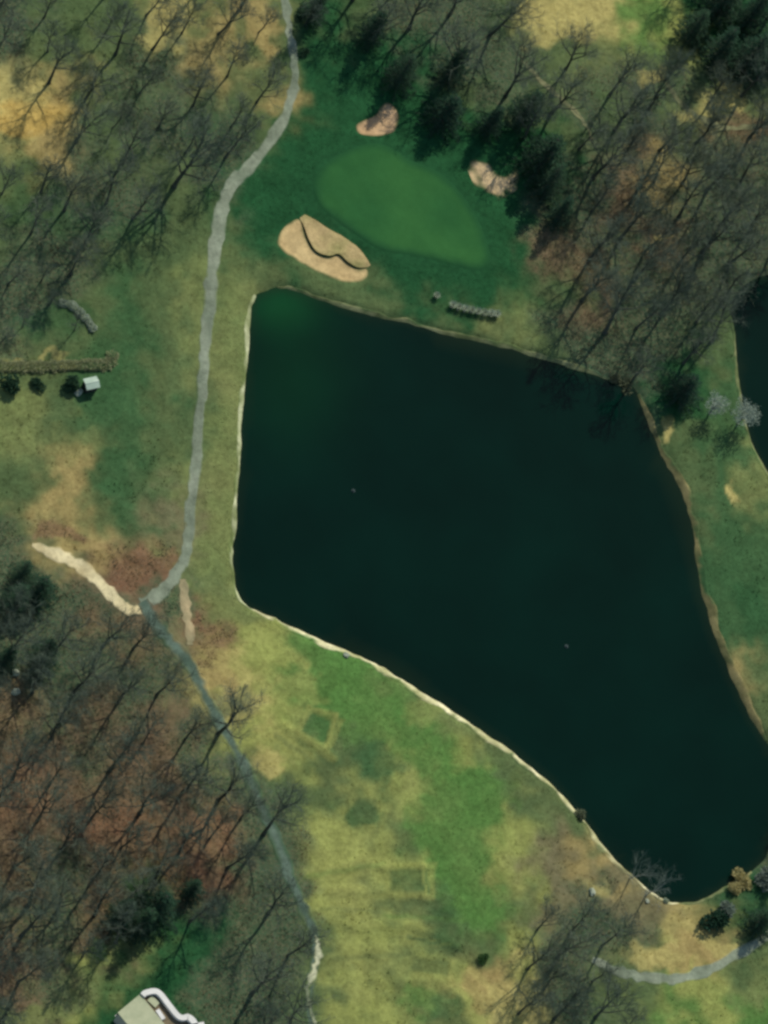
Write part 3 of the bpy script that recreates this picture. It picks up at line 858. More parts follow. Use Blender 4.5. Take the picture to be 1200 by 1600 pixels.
WOODC = [np.array(lin(c)) for c in ((92, 78, 60), (58, 70, 56), (124, 116, 88), (70, 84, 58), (112, 84, 62), (44, 62, 54))]
tufts('undergrowth', 26000, 'low tangle of dead stems and brush covering the floor of the woods', 0.08, 0.30, 0.05, 0.13,
      lambda px, py, x, y: (cover(x, y, 0 * x)[1] + 0.5 * vnoise(x, y, 4, 19) > 0.42) & (fbm(x, y, 4, 20, 2) > -0.3), WOODC, 0.45)
# ------------------------------------------------------------------ bare trees
def bare_tree(seed, h=20.0, spread=0.42, clear=0.32, r0=0.34, lean=0.05, nl=11, tw=(4, 6)):
    rd = random.Random(seed)
    tr, cr = MB(), MB()
    def rot(d, ang, az):
        ref = Vector((0, 0, 1)) if abs(d.z) < 0.95 else Vector((1, 0, 0))
        u = d.cross(ref).normalized(); w = d.cross(u)
        return (d * math.cos(ang) + (u * math.cos(az) + w * math.sin(az)) * math.sin(ang)).normalized()
    def curve(p, d, L, n, wob, grav):
        pts = [p.copy()]
        for i in range(n):
            d = (d + Vector((rd.uniform(-1, 1), rd.uniform(-1, 1), rd.uniform(-1, 1))) * wob + Vector((0, 0, grav))).normalized()
            p = p + d * (L / n); pts.append(p.copy())
        return pts, d
    la = rd.uniform(0, 6.28)
    pts, d = curve(Vector((0, 0, -0.35)), Vector((lean * math.cos(la), lean * math.sin(la), 1)).normalized(), h * 0.78, 9, 0.07, 0.04)
    rads = [r0 * (1.35 if i == 0 else (1 - i / 9.0) * 0.92 + 0.10) for i in range(10)]
    tr.tube(pts, rads, 8)
    def along(pts, t):
        q = t * (len(pts) - 1); i = min(int(q), len(pts) - 2); u = q - i
        return pts[i].lerp(pts[i + 1], u), (pts[i + 1] - pts[i]).normalized()
    az = rd.uniform(0, 6.28)
    for i in range(nl):
        t = clear + (1 - clear) * (i + rd.random()) / nl * 0.98
        t = min(t, 0.99)
        p, dd = along(pts, t)
        az += 2.4 + rd.uniform(-.5, .5)
        L = h * spread * (1.05 - 0.5 * (t - clear) / (1 - clear)) * rd.uniform(.75, 1.15)
        d1 = rot(dd, math.radians(rd.uniform(35, 65) * (1.1 - 0.5 * t)), az)
        lp, _ = curve(p, d1, L, 6, 0.16, 0.10)
        rr = r0 * (0.5 - 0.28 * t) * rd.uniform(.8, 1.2)
        tr.tube(lp, [rr * (1 - k / 6.6) + 0.02 for k in range(7)], 5)
        n2 = rd.randint(5, 7)
        for j in range(n2):
            t2 = 0.25 + 0.75 * (j + rd.random()) / n2
            p2, dd2 = along(lp, min(t2, .99))
            d2 = rot(dd2, math.radians(rd.uniform(28, 60)), rd.uniform(0, 6.28))
            L2 = L * rd.uniform(.35, .6) * (1.15 - 0.5 * t2)
            bp, _ = curve(p2, d2, L2, 4, 0.2, 0.07)
            cr.tube(bp, [rr * 0.38 * (1 - k / 4.6) + 0.014 for k in range(5)], 4, False)
            for m in range(rd.randint(tw[0], tw[1])):
                t3 = 0.2 + 0.8 * rd.random()
                p3, dd3 = along(bp, t3 * .99)
                d3 = rot(dd3, math.radians(rd.uniform(25, 60)), rd.uniform(0, 6.28))
                L3 = L2 * rd.uniform(.35, .7)
                sp, _ = curve(p3, d3, L3, 3, 0.22, 0.06)
                cr.tube(sp, [0.026, 0.021, 0.016, 0.009], 3, False)
                for q in range(rd.randint(3, 4)):
                    p4, dd4 = along(sp, rd.uniform(.2, .99))
                    d4 = rot(dd4, math.radians(rd.uniform(20, 60)), rd.uniform(0, 6.28))
                    e = p4 + d4 * (L3 * rd.uniform(.4, .9) + 0.15)
                    cr.tube([p4, e], [0.015, 0.006], 3, False)
    return tr.mesh('trunk'), cr.mesh('crown')
PROTO = []
for args in ((1, 20, .40, .34, .36), (2, 21, .36, .40, .34), (3, 18, .46, .28, .36), (4, 22, .33, .42, .34), (5, 17, .44, .25, .33), (6, 20, .42, .30, .38, .12), (7, 19, .34, .36, .30, .15)):
    t, c = bare_tree(*args)
    PROTO.append((t, c, args[1]))
for t, c, _ in PROTO:
    t.materials.append(M_bark); c.materials.append(M_twig)
PALE = []
for a_ in ((21, 19, .5, .22, .24, .3, 6, (3, 4)), (22, 19, .46, .3, .26, .35, 6, (3, 4))):
    t, c = bare_tree(*a_)
    t.materials.append(M_palebark); c.materials.append(M_paletwig); PALE.append((t, c, 19))
rt = random.Random(5)
TREES_PX = []
def plant(px, py, h, label, group, proto=None, pale=False, name='bare_tree'):
    lib = PALE if pale else PROTO
    t, c, hh = lib[(proto if proto is not None else rt.randrange(len(lib))) % len(lib)]
    g = G(px, py)
    h *= 0.84
    e = empty(name, (g.x, g.y, g.z - 0.02), rt.uniform(0, 6.28), h / hh)
    e.scale.x *= rt.uniform(.85, 1.15); e.scale.y *= rt.uniform(.85, 1.15)
    link('trunk', t, None, e); link('crown', c, None, e)
    tag(e, label, 'tree', group)
    TREES_PX.append((px, py))
    return e

# trees whose dark trunks can be followed in the photograph: base pixel, height, label
NAMED = [
 (180,85,17,'bare tree below and left of the straw patch at the top edge'),
 (160,58,14,'slim bare tree on the olive ground near the top, left of a taller one'),
 (284,52,15,'bare tree just right of the straw patch near the top edge'),
 (272,292,22,'tall bare tree with fan-shaped crown on the slope left of the path bend'),
 (352,246,19,'bare tree with long dark trunk standing right beside the bend of the cart path'),
 (166,318,18,'bare tree in the dark thicket left of the fan-crowned tree'),
 (48,366,17,'bare leaning tree at the left end of the upper left thicket'),
 (194,250,16,'bare tree halfway between the tan patch at left and the path bend'),
 (100,330,15,'low-branching bare tree on the upper left slope below the tan patch'),
 (478,40,13,'bare tree hugging the right side of the path at the top edge'),
 (640,45,18,'grey bare tree standing highest above the small boot-shaped bunker'),
 (765,55,20,'tall bare tree with slanting dark trunk at the top, right of centre'),
 (700,120,19,'bare tree right of the small bunker whose shadow reaches the putting green'),
 (790,150,20,'bare tree above the shaded bunker'),
 (820,215,17,'bare tree immediately above right of the shaded bunker'),
 (884,108,16,'bare tree at the lower edge of the big straw clearing'),
 (858,180,18,'bare tree beside the narrow trail above the green'),
 (952,150,18,'bare tree with thick slanting trunk below the straw clearing'),
 (1158,150,22,'tall bare tree with long black trunk beside the round straw spot'),
 (1030,235,17,'bare tree with pale upper branches left of the faint bending trail'),
 (1104,296,18,'bare tree with straight dark trunk below the faint bending trail'),
 (1066,286,16,'bare tree right beside the small orange patch in the upper right wood'),
 (985,318,18,'bare tree left of the small orange patch in the upper right wood'),
 (910,470,20,'bare tree on the reddish floor nearest the upper shore of the pond'),
 (945,520,22,'tall bare tree whose long dark trunk points at the pond corner'),
 (1038,486,17,'bare tree in the middle of the wood above the strip between the ponds'),
 (1068,568,17,'bare tree at the top of the grass strip between the two ponds'),
 (990,592,15,'bare tree on the shore at the upper right corner of the pond'),
 (340,1146,20,'bare tree at the bend of the dim path, its crown over the lawn'),
 (412,1304,21,'bare tree with long curved limb and fan crown at the edge of the lawn'),
 (376,1280,17,'bare tree just left of the dim path, beside the curved-limb tree'),
 (340,1250,19,'bare tree with heavy dark trunk two strides inside the brown wood'),
 (296,1440,16,'tall bare tree with long dark trunk right of the dark evergreens'),
 (450,1492,18,'bare tree beside the whitish stretch of path near the bottom edge'),
 (245,1085,16,'bare tree at the fork where the dim path leaves the junction'),
 (208,1014,13,'small bare tree just below the path junction'),
 (890,1458,17,'left tree of the bare clump at the bottom tip of the pond'),
 (940,1478,18,'bare tree in the clump nearest the start of the lower right path'),
 (930,1590,17,'bare tree at the bottom edge, right part of the lower clump'),
 (866,1592,16,'bare tree at the bottom edge, left part of the lower clump'),
]
for i, (x, y, h, lb) in enumerate(NAMED):
    plant(x, y, h, lb, 'bare trees standing round the course', proto={3: 2, 29: 5}.get(i))
plant(984, 1372, 11, 'pale-trunked bare tree on the shore, left of two leaning over the water', 'pale trees on the shore', 0, True)
plant(1010, 1397, 12, 'pale-trunked bare tree on the shore, right of two leaning over the water', 'pale trees on the shore', 1, True)
plant(1032, 240, 12, 'slender pale-branched tree in the upper right wood by the trail', 'pale trees on the shore', 1, True)

# other bare trees filling the woods, none distinguishable from its neighbours
WOODS = [
 ([(0,975),(60,965),(150,970),(205,1000),(240,1030),(280,1080),(310,1130),(345,1190),(380,1260),(405,1320),(430,1390),(450,1450),(455,1510),(450,1620),
   (395,1620),(375,1540),(300,1470),(230,1470),(140,1500),(60,1580),(0,1620),(-60,1620),(-60,980)], 53,
   'bare tree crowded inside the rust-floored wood at the lower left', 'trees inside the lower left wood', (13, 20)),
 ([(885,260),(940,170),(1000,215),(1080,215),(1220,215),(1250,430),(1140,450),(1115,540),(1060,590),(1000,590),(960,570),(905,530),(890,440),(900,360)], 47,
   'bare tree packed into the reddish upper right wood above the ponds', 'trees inside the upper right wood', (13, 20)),
 ([(500,-20),(830,-20),(800,60),(900,200),(880,250),(840,240),(780,190),(690,120),(600,70),(520,30)], 62,
   'grey bare tree in the belt of trees above the putting green', 'trees above the putting green', (14, 20)),
 ([(0,-20),(420,-20),(430,60),(390,200),(320,300),(170,380),(110,440),(-40,480),(-40,290),(120,270),(100,140),(-40,120)], 56,
   'bare tree scattered over the olive slope at the upper left', 'trees on the upper left slope', (10, 17)),
 ([(835,1450),(895,1425),(960,1470),(930,1510),(975,1620),(800,1620)], 46,
   'bare tree tangled into the lower clump beneath the pond', 'trees in the lower clump', (10, 17)),
 ([(1000,100),(1060,120),(1140,170),(1220,130),(1250,200),(1000,215)], 60,
   'bare tree along the faint trail in the upper right', 'trees along the faint trail', (11, 16)),
 ([(1205,1260),(1230,1300),(1215,1380),(1250,1400),(1290,1260)], 40,
   'grey bare tree overhanging the water at the right edge', 'trees at the right edge of the pond', (8, 12)),
 ([(0,420),(90,420),(120,520),(0,545)], 46,
   'small bare tree in the thicket above the dry hedge bank', 'trees in the left thicket', (5, 9)),
 ([(1060,-60),(1300,-60),(1300,200),(1240,200),(1215,60),(1060,-30)], 60,
   'bare tree beside the dark evergreens of the upper right corner', 'trees by the corner evergreens', (14, 19)),
]
FILL = []
def inside(px, py, poly): return bool(sdist(np.array([px]), np.array([py]), poly)[0] < 0)
for poly, sp, lb, gp, (h0, h1) in WOODS:
    bx0 = min(p[0] for p in poly); bx1 = max(p[0] for p in poly); by0 = min(p[1] for p in poly); by1 = max(p[1] for p in poly)
    cand = [(rt.uniform(bx0, bx1), rt.uniform(by0, by1)) for _ in range(500)]
    pa = np.array(cand); ok = sdist(pa[:, 0], pa[:, 1], poly) < 0
    for (x, y), k in zip(cand, ok):
        if not k or (285 < x < 400 and 1385 < y < 1510): continue
        if any((x - a) ** 2 + (y - b) ** 2 < (sp * rt.uniform(.8, 1.1)) ** 2 for a, b in TREES_PX): continue
        FILL.append((plant(x, y, rt.uniform(h0, h1), lb, gp), x, y))

LAND = [('the dark evergreen trio', 213, 1440), ('the pale house', 245, 1575), ('the path junction', 225, 950), ('the cream path', 115, 878),
 ('the lone small evergreen', 298, 1395), ('the small orange patch', 1040, 283), ('the upper right pond corner', 990, 605),
 ('the small boot-shaped bunker', 590, 190), ('the shaded bunker', 775, 280), ('the big straw clearing', 875, 35), ('the round straw spot', 1145, 140),
 ('the cart path bend', 370, 280), ('the tan patch on the left edge', 50, 180), ('the small straw patch near the top', 265, 30),
 ('the bottom tip of the pond', 1060, 1412), ('the start of the lower right path', 930, 1502), ('the small shed', 139, 606),
 ('the yellow shore shrubs', 1155, 1378), ('the upper end of the second pond', 1150, 470), ('the pale boulders by the left edge', 20, 1050),
 ('the dim path bend beside the lawn', 335, 1115), ('the curved-limb tree', 412, 1304), ('the whitish stretch of the bottom path', 490, 1500)]
DIRS = ['right', 'lower right', 'below', 'lower left', 'left', 'upper left', 'above', 'upper right']
ORD = ['nearest', 'second nearest', 'third nearest', 'fourth nearest', 'fifth nearest', 'sixth nearest', 'seventh nearest', 'eighth nearest', 'ninth nearest', 'tenth nearest']
def sector(x, y, l): return int(round(math.atan2(y - l[2], x - l[1]) / (math.pi / 4))) % 8
for e, x, y in FILL:
    l = min(LAND, key=lambda q: (q[1] - x) ** 2 + (q[2] - y) ** 2)
    sct = sector(x, y, l)
    dd = (l[1] - x) ** 2 + (l[2] - y) ** 2
    rank = sum(1 for a, b in TREES_PX if sector(a, b, l) == sct and (l[1] - a) ** 2 + (l[2] - b) ** 2 < dd - 1e-6)
    dn = DIRS[sct]
    where = {'below': 'below', 'above': 'above', 'left': 'left of', 'right': 'right of'}.get(dn, 'to the ' + dn + ' of')
    e['label'] = ORD[min(rank, 9)] + ' bare tree ' + where + ' ' + l[0]

# ------------------------------------------------------------------ evergreens
def conifer(seed, h=12.0, r=3.0, clear=0.08, droop=0.35):
    rd = random.Random(seed)
    tr, cr = MB(), MB()
    tr.tube([Vector((0, 0, -0.3)), Vector((0.05, 0, h * .5)), Vector((0, 0.05, h * .97))], [0.26, 0.15, 0.03], 7)
    z = h * clear
    while z < h * 0.98:
        f = 1 - z / h
        rr = r * (f ** 0.75) * rd.uniform(.8, 1.12) + 0.15
        nb = int(5 + 6 * f)
        a0 = rd.uniform(0, 6.28)
        for i in range(nb):
            an = a0 + 6.283 * i / nb + rd.uniform(-.25, .25)
            L = rr * rd.uniform(.72, 1.15)
            d = Vector((math.cos(an), math.sin(an), 0))
            p0 = Vector((0, 0, z)); p1 = p0 + d * L + Vector((0, 0, -L * droop * rd.uniform(.5, 1.2)))
            tr.tube([p0, p1], [0.05, 0.012], 3, False)
            for k in range(int(7 + L * 5)):
                t = rd.uniform(.15, 1.05)
                p = p0.lerp(p1, t) + Vector((rd.uniform(-1, 1), rd.uniform(-1, 1), rd.uniform(-.5, .5))) * (0.28 * (1.3 - t) + .1)
                s = rd.uniform(.16, .34)
                u = (d * rd.uniform(.4, 1) + Vector((rd.uniform(-1, 1), rd.uniform(-1, 1), rd.uniform(-.5, .3)))).normalized()
                w = u.cross(Vector((rd.uniform(-.6, .6), rd.uniform(-.6, .6), 1))).normalized()
                b = len(cr.v)
                cr.v += [p - w * s * .45, p + u * s * 0.9 - w * s * .25, p + u * s * 1.5, p + u * s * .7 + w * s * .45]
                cr.f.append((b, b + 1, b + 2, b + 3))
        z += h * rd.uniform(.035, .055)
    return tr.mesh('trunk'), cr.mesh('crown')
def bush(seed, r=1.0, h=1.0, n=600, leaf=0.16, lobes=5):
    rd = random.Random(seed)
    st, cr = MB(), MB()
    ls = [(Vector((rd.uniform(-.5, .5) * r, rd.uniform(-.5, .5) * r, h * rd.uniform(.35, .7))), r * rd.uniform(.38, .62)) for _ in range(lobes)]
    for c, q in ls:
        st.tube([Vector((c.x * .1, c.y * .1, -0.15)), Vector((c.x * .5, c.y * .5, c.z * .5)), c], [0.06, 0.04, 0.02], 5)
    for i in range(n):
        c, q = ls[i % lobes]
        d = Vector((rd.gauss(0, 1), rd.gauss(0, 1), rd.gauss(0, 1))).normalized()
        p = c + Vector((d.x, d.y, d.z * h / r * .8)) * q * rd.uniform(.55, 1.08)
        if p.z < 0.02: p.z = rd.uniform(.02, .2)
        s = leaf * rd.uniform(.6, 1.3)
        u = (d + Vector((rd.uniform(-1, 1), rd.uniform(-1, 1), rd.uniform(-1, 1)))).normalized()
        w = u.cross(Vector((rd.uniform(-1, 1), rd.uniform(-1, 1), 1))).normalized()
        b = len(cr.v)
        cr.v += [p, p + u * s * .6 - w * s * .4, p + u * s * 1.2, p + u * s * .6 + w * s * .4]
        cr.f.append((b, b + 1, b + 2, b + 3))
    return st.mesh('stem'), cr.mesh('foliage')
def grassclump(seed, r=0.5, h=1.0, n=140):
    rd = random.Random(seed)
    b_, c_ = MB(), MB()
    b_.tube([Vector((0, 0, -.1)), Vector((0, 0, .12))], [r * .45, r * .3], 8)
    for i in range(n):
        an = rd.uniform(0, 6.28); q = abs(rd.gauss(0, .5)) * r * .5
        d = Vector((math.cos(an), math.sin(an), 0)); p = d * q
        l = r * rd.uniform(.4, 1.1); hh = h * rd.uniform(.6, 1.05)
        w = Vector((-d.y, d.x, 0)) * 0.035
        k = len(c_.v)
        m = p + d * l * .4 + Vector((0, 0, hh * .75)); e = p + d * l + Vector((0, 0, hh))
        c_.v += [p - w, p + w, m + w * .8, m - w * .8, e]
        c_.f += [(k, k + 1, k + 2, k + 3), (k + 3, k + 2, k + 4)]
    return b_.mesh('crown_base'), c_.mesh('blades')
CON = [conifer(1, 12, 3.6), conifer(2, 12, 4.6, .05), conifer(3, 9, 4.4, .04, .2)]
for a, b in CON: a.materials.append(M_bark); b.materials.append(M_needle)
def plant_con(px, py, h, label, group, k):
    a, b = CON[k]; base = (12, 12, 9)[k]
    g = G(px, py)
    e = empty('conifer_tree', (g.x, g.y, g.z), rt.uniform(0, 6.28), h / base)
    link('trunk', a, None, e); link('crown', b, None, e)
    tag(e, label, 'tree', group)
g_ = 'dark evergreen trees'
for x, y, h, k, lb in [
  (1075,60,10,1,'dark evergreen at the left end of the upper right corner group'),
  (1115,95,12,0,'evergreen in front of the upper right corner group'),
  (1120,20,11,2,'bushy evergreen at the top edge of the corner group'),
  (1160,110,13,1,'large evergreen above the round straw spot in the upper right'),
  (1165,40,12,0,'evergreen in the middle of the upper right corner group'),
  (1200,95,11,1,'evergreen cut by the right edge near the top corner'),
  (1182,1448,6.5,2,'round dark evergreen beside the path at the lower right edge'),
  (20,950,9,1,'dark evergreen under the cream path at the left edge'),
  (55,935,8,2,'bushy dark evergreen touching the end of the cream path'),
  (30,905,7,1,'small evergreen behind the pair below the cream path'),
  (5,1040,8,0,'evergreen at the left edge below the dark pair'),
  (62,1035,9,1,'evergreen beside pale stones in the lower left wood'),
  (185,1440,9,1,'left evergreen of the dark trio in the brown wood'),
  (215,1455,10,0,'middle evergreen of the dark trio in the brown wood'),
  (240,1430,9,2,'right evergreen of the dark trio in the brown wood'),
  (298,1395,5,2,'lone small evergreen right of the dark trio'),
  (485,30,9,0,'dark evergreen pressed against the path at the top edge'),
  (620,130,10,1,'dark evergreen directly above the small boot-shaped bunker'),
  (690,190,9,2,'dark evergreen right of the small boot-shaped bunker'),
  (850,300,10,1,'dark evergreen in the shade right of the shaded bunker'),
  (868,345,9,0,'dark evergreen lowest in the shade right of the putting green'),
  (575,62,10,0,'dark evergreen between the path and the small boot-shaped bunker, near the top'),
  (700,120,10,1,'dark evergreen to the right of two above the small bunker'),
  (760,205,9,0,'dark evergreen above left of the shaded bunker'),
  (812,190,11,1,'dark evergreen added for shade between the narrow trail and the shaded bunker'),  # added to throw more shadow right of the green
  (842,262,11,2,'bushy evergreen added for shade just right of the shaded bunker'),  # also added, deepens the shadow beside the green
  (1062,620,8,2,'dark evergreen at the head of the strip between the ponds')]:
    plant_con(x, y, h, lb, g_, k)
BU = [bush(1, 1.0, 1.0, 900, .2), bush(2, 1.0, .9, 800, .2, 6), bush(3, 1.0, 1.2, 900, .2, 4)]
_bm = {}
def plant_bush(px, py, r, m, label, group, k=0, name='shrub', tall=1.0):
    key = (k, m.name)
    if key not in _bm:
        a = BU[k][0].copy(); b = BU[k][1].copy(); a.materials.append(M_bark); b.materials.append(m); _bm[key] = (a, b)
    a, b = _bm[key]
    g = G(px, py)
    e = empty(name, (g.x, g.y, g.z), rt.uniform(0, 6.28), r)
    e.scale = (r, r, r * tall)
    link('stem', a, None, e); link('foliage', b, None, e)
    tag(e, label, 'shrub', group)
plant_bush(755, 1500, .9, M_greenleaf, 'single round green shrub on the straw lawn near the bottom', 'shrubs', 0)
plant_bush(1158, 1376, 1.7, M_dryleaf, 'yellow leafy shrub on the shore at the pond bottom right', 'shrubs', 1)
plant_bush(1146, 1388, 1.2, M_dryleaf, 'smaller yellow shrub left of the larger one on the shore', 'shrubs', 2)
M_greyleaf = mat_varied('grey_green_leaves', (0.15, 0.20, 0.15), (0.22, 0.26, 0.19), trans=0.35)
def small_tree(seed, r, zc, n):
    rd = random.Random(seed); tr, cr = MB(), MB()
    tr.tube([Vector((0, 0, -.3)), Vector((.1, 0, zc * .5)), Vector((0, .1, zc))], [.16, .12, .05], 6)
    ls = []
    for i in range(9):
        an = i * 2.4; q = r * .62 * math.sqrt((i + .5) / 9)
        c = Vector((math.cos(an) * q, math.sin(an) * q, zc + rd.uniform(-.6, .7))); ls.append(c)
        tr.tube([Vector((0, 0, zc * .45)), c.lerp(Vector((0, 0, zc * .6)), .4), c], [.07, .05, .02], 4, False)
    for i in range(n):
        c = ls[i % 9]; d = Vector((rd.gauss(0, 1), rd.gauss(0, 1), rd.gauss(0, .8))).normalized()
        p = c + d * r * .42 * rd.uniform(.3, 1.1); s_ = rd.uniform(.12, .26)
        u = (d + Vector((rd.uniform(-1, 1), rd.uniform(-1, 1), rd.uniform(-1, 1)))).normalized(); w = u.cross(Vector((rd.uniform(-1, 1), rd.uniform(-1, 1), 1))).normalized()
        b = len(cr.v); cr.v += [p, p + u * s_ * .6 - w * s_ * .4, p + u * s_ * 1.2, p + u * s_ * .6 + w * s_ * .4]; cr.f.append((b, b + 1, b + 2, b + 3))
    return tr.mesh('trunk'), cr.mesh('crown')
M_silver = mat_varied('silvery_leaves', (0.26, 0.33, 0.26), (0.36, 0.42, 0.33), trans=0.35)
for (x, y, r, zc, n, sd_, lb) in ((1152,662,2.9,4.2,1500,1,'silvery grey small tree overhanging the second pond at the right edge'), (1108,646,2.3,3.6,900,2,'thin grey small tree on the strip between the ponds, left of another')):
    a, b = small_tree(sd_, r, zc, n); a.materials.append(M_bark); b.materials.append(M_silver)
    g = G(x, y); e = empty('small_tree', g); link('trunk', a, None, e); link('crown', b, None, e); tag(e, lb, 'tree', 'small trees between the ponds')
plant_bush(1114, 1440, 2.2, M_needle, 'dark low shrub standing in for a tree shadow between the pond tip and the lower right path', 'shrubs', 1, tall=1.1)  # dark foliage takes the place of a tree's cast shadow
plant_bush(1130, 1424, 1.6, M_greyleaf, 'grey-green shrub behind the shadow stand-in shrub by the pond tip', 'shrubs', 2)
plant_bush(1196, 1376, 1.8, M_greyleaf, 'grey shrub at the right edge beside the yellow shore shrubs', 'shrubs', 0)
M_olive = mat_varied('olive_leaves', (0.20, 0.22, 0.12), (0.13, 0.16, 0.09), trans=0.4)
plant_bush(905, 1275, 0.9, M_olive, 'small grey shrub on the lower left shore of the pond', 'shrubs', 0)
plant_bush(1040, 1408, .55, M_paleblade, 'small pale plant at the very bottom tip of the pond', 'shrubs', 2)
plant_bush(975, 605, 1.5, M_olive, 'grey brush overhanging the upper right corner of the pond', 'shrubs', 1)
plant_bush(960, 596, 1.1, M_olive, 'grey brush left of another at the upper right pond corner', 'shrubs', 2)
plant_bush(475, 85, .9, M_needle, 'dark shrub at the right side of the path near the top', 'shrubs', 0)
plant_bush(472, 20, 1.3, M_needle, 'dark shrub at the very top beside the path', 'shrubs', 1)
for i, (x, y, r) in enumerate(((12,606,1.7),(58,603,1.2),(113,603,1.5))):
    plant_bush(x, y, r, M_needle, ['dark shrub below the dry hedge bank at the left edge', 'dark shrub in the middle below the dry hedge bank', 'dark shrub below the hedge bank beside the small shed'][i], 'shrubs', i, tall=1.1)
# dry hedge rows at the left
def hedge(pts, r, h, label, m, seed, dens=260):
    rd = random.Random(seed); st, cr = MB(), MB()
    cp = catmull(pts, 6); g0 = G(*pts[0])
    e = empty('dry_hedge', g0)
    acc = 0
    for i in range(len(cp) - 1):
        a = G(*cp[i][:2]) - g0; b = G(*cp[i + 1][:2]) - g0
        L = (b - a).length
        acc += L
        if acc > .8:
            acc = 0; st.tube([a + Vector((0, 0, -.2)), a + Vector((rd.uniform(-.2, .2), rd.uniform(-.2, .2), h * .7))], [.06, .02], 4)
        k = 0.75 + 0.5 * rd.random()
        for q in range(int(dens * L)):
            p = a.lerp(b, rd.random())
            an = rd.uniform(0, math.pi); rr = rd.uniform(.6, 1.05)
            t = (b - a).normalized(); nn = Vector((-t.y, t.x, 0))
            d = nn * math.cos(an) * r * rr * k + Vector((0, 0, math.sin(an) * h * rr * k))
            p = p + d; s_ = rd.uniform(.1, .26)
            u = (d.normalized() + Vector((rd.uniform(-1, 1), rd.uniform(-1, 1), rd.uniform(-.6, .6)))).normalized(); w = u.cross(Vector((rd.uniform(-.5, .5), rd.uniform(-.5, .5), 1))).normalized()
            c = len(cr.v); cr.v += [p, p + u * s_ * .6 - w * s_ * .4, p + u * s_ * 1.2, p + u * s_ * .6 + w * s_ * .4]; cr.f.append((c, c + 1, c + 2, c + 3))
    st.build('stem', M_bark, e); cr.build('foliage', m, e)
    tag(e, label, 'hedge')
M_hedge = mat_varied('straw_hedge', (0.40, 0.40, 0.22), (0.28, 0.31, 0.15), trans=0.4)
hedge([(-20,574),(20,574),(60,574),(100,572),(140,571),(170,569),(176,552)], .9, .9, 'long straw-coloured hedge running in from the left edge to the small shed', M_hedge, 3)
hedge([(92,474),(112,478),(132,496),(148,518)], .55, .7, 'short pale hedge slanting down towards the long straw hedge', M_paleblade, 4)
# pale grass clumps in a row between green and pond
GC = [grassclump(s, .62, 1.15, 200) for s in (1, 2)]
for a, b in GC: a.materials.append(M_twig); b.materials.append(M_paleblade)
def clump(px, py, s, label, group, i=0):
    g = G(px, py); e = empty('grass_clump', g, rt.uniform(0, 6.28), s)
    link('clump_base', GC[i % 2][0], None, e); link('blades', GC[i % 2][1], None, e); tag(e, label, 'plant', group)
CL = ['leftmost', 'second from left', 'third from left', 'fourth from left', 'fourth from right', 'third from right', 'second from right', 'rightmost']
for i, (x, y) in enumerate([(706,479),(716,482),(726,485),(736,487),(746,489),(756,491),(766,492),(775,493)]):
    clump(x, y, 1.0, CL[i] + ' pale grass clump of the row between green and pond', 'row of grass clumps', i)
clump(681, 464, .9, 'lone pale grass clump left of the row above the pond', 'single grass clumps', 1)

# ------------------------------------------------------------------ stones
def stone(px, py, s, label, seed):
    rd = random.Random(seed)
    bm = bmesh.new(); bmesh.ops.create_icosphere(bm, subdivisions=2, radius=1)
    for v in bm.verts:
        v.co *= 1 + 0.22 * rd.uniform(-1, 1)
        v.co.z *= .6
    me = bpy.data.meshes.new('boulder'); bm.to_mesh(me); bm.free()
    g = G(px, py); o = link('boulder', me, M_stone); o.location = (g.x, g.y, g.z + s * .25); o.scale = (s, s * .8, s); o.rotation_euler = (0, 0, rd.uniform(0, 6))
    tag(o, label, 'boulder', 'pale boulders')
stone(122, 614, .75, 'small pale boulder in front of the little shed', 1)
stone(24, 1052, .7, 'pale boulder in the lower left wood, upper of three', 2)
stone(10, 1024, .6, 'pale boulder at the left edge below the evergreens', 3)
stone(25, 1082, .7, 'pale boulder in the lower left wood, lowest of three', 4)
stone(541, 1024, .55, 'pale boulder on the lower left shore of the pond', 5)
stone(925, 1394, .7, 'pale boulder at the top of the lower clump of trees', 7)
stone(1011, 1408, .4, 'small pale boulder at the bottom tip of the pond', 8)

# ------------------------------------------------------------------ small floats on the pond
for (x, y, lb) in ((552, 767, 'tiny grey float left of the middle of the pond'), (885, 1010, 'tiny grey float in the lower right part of the pond')):
    p = P(x, y, ZW)
    e = empty('pond_float', (p.x, p.y, ZW))
    b = MB(); b.tube([Vector((0, 0, -.12)), Vector((0, 0, .02)), Vector((0, 0, .10))], [.30, .33, .26], 12); b.build('float_ring', M_float, e)
    b = MB(); b.tube([Vector((0, 0, .08)), Vector((0, 0, .32))], [.16, .10], 8); b.build('nozzle', M_float, e)
    tag(e, lb, 'float', 'floats on the pond')

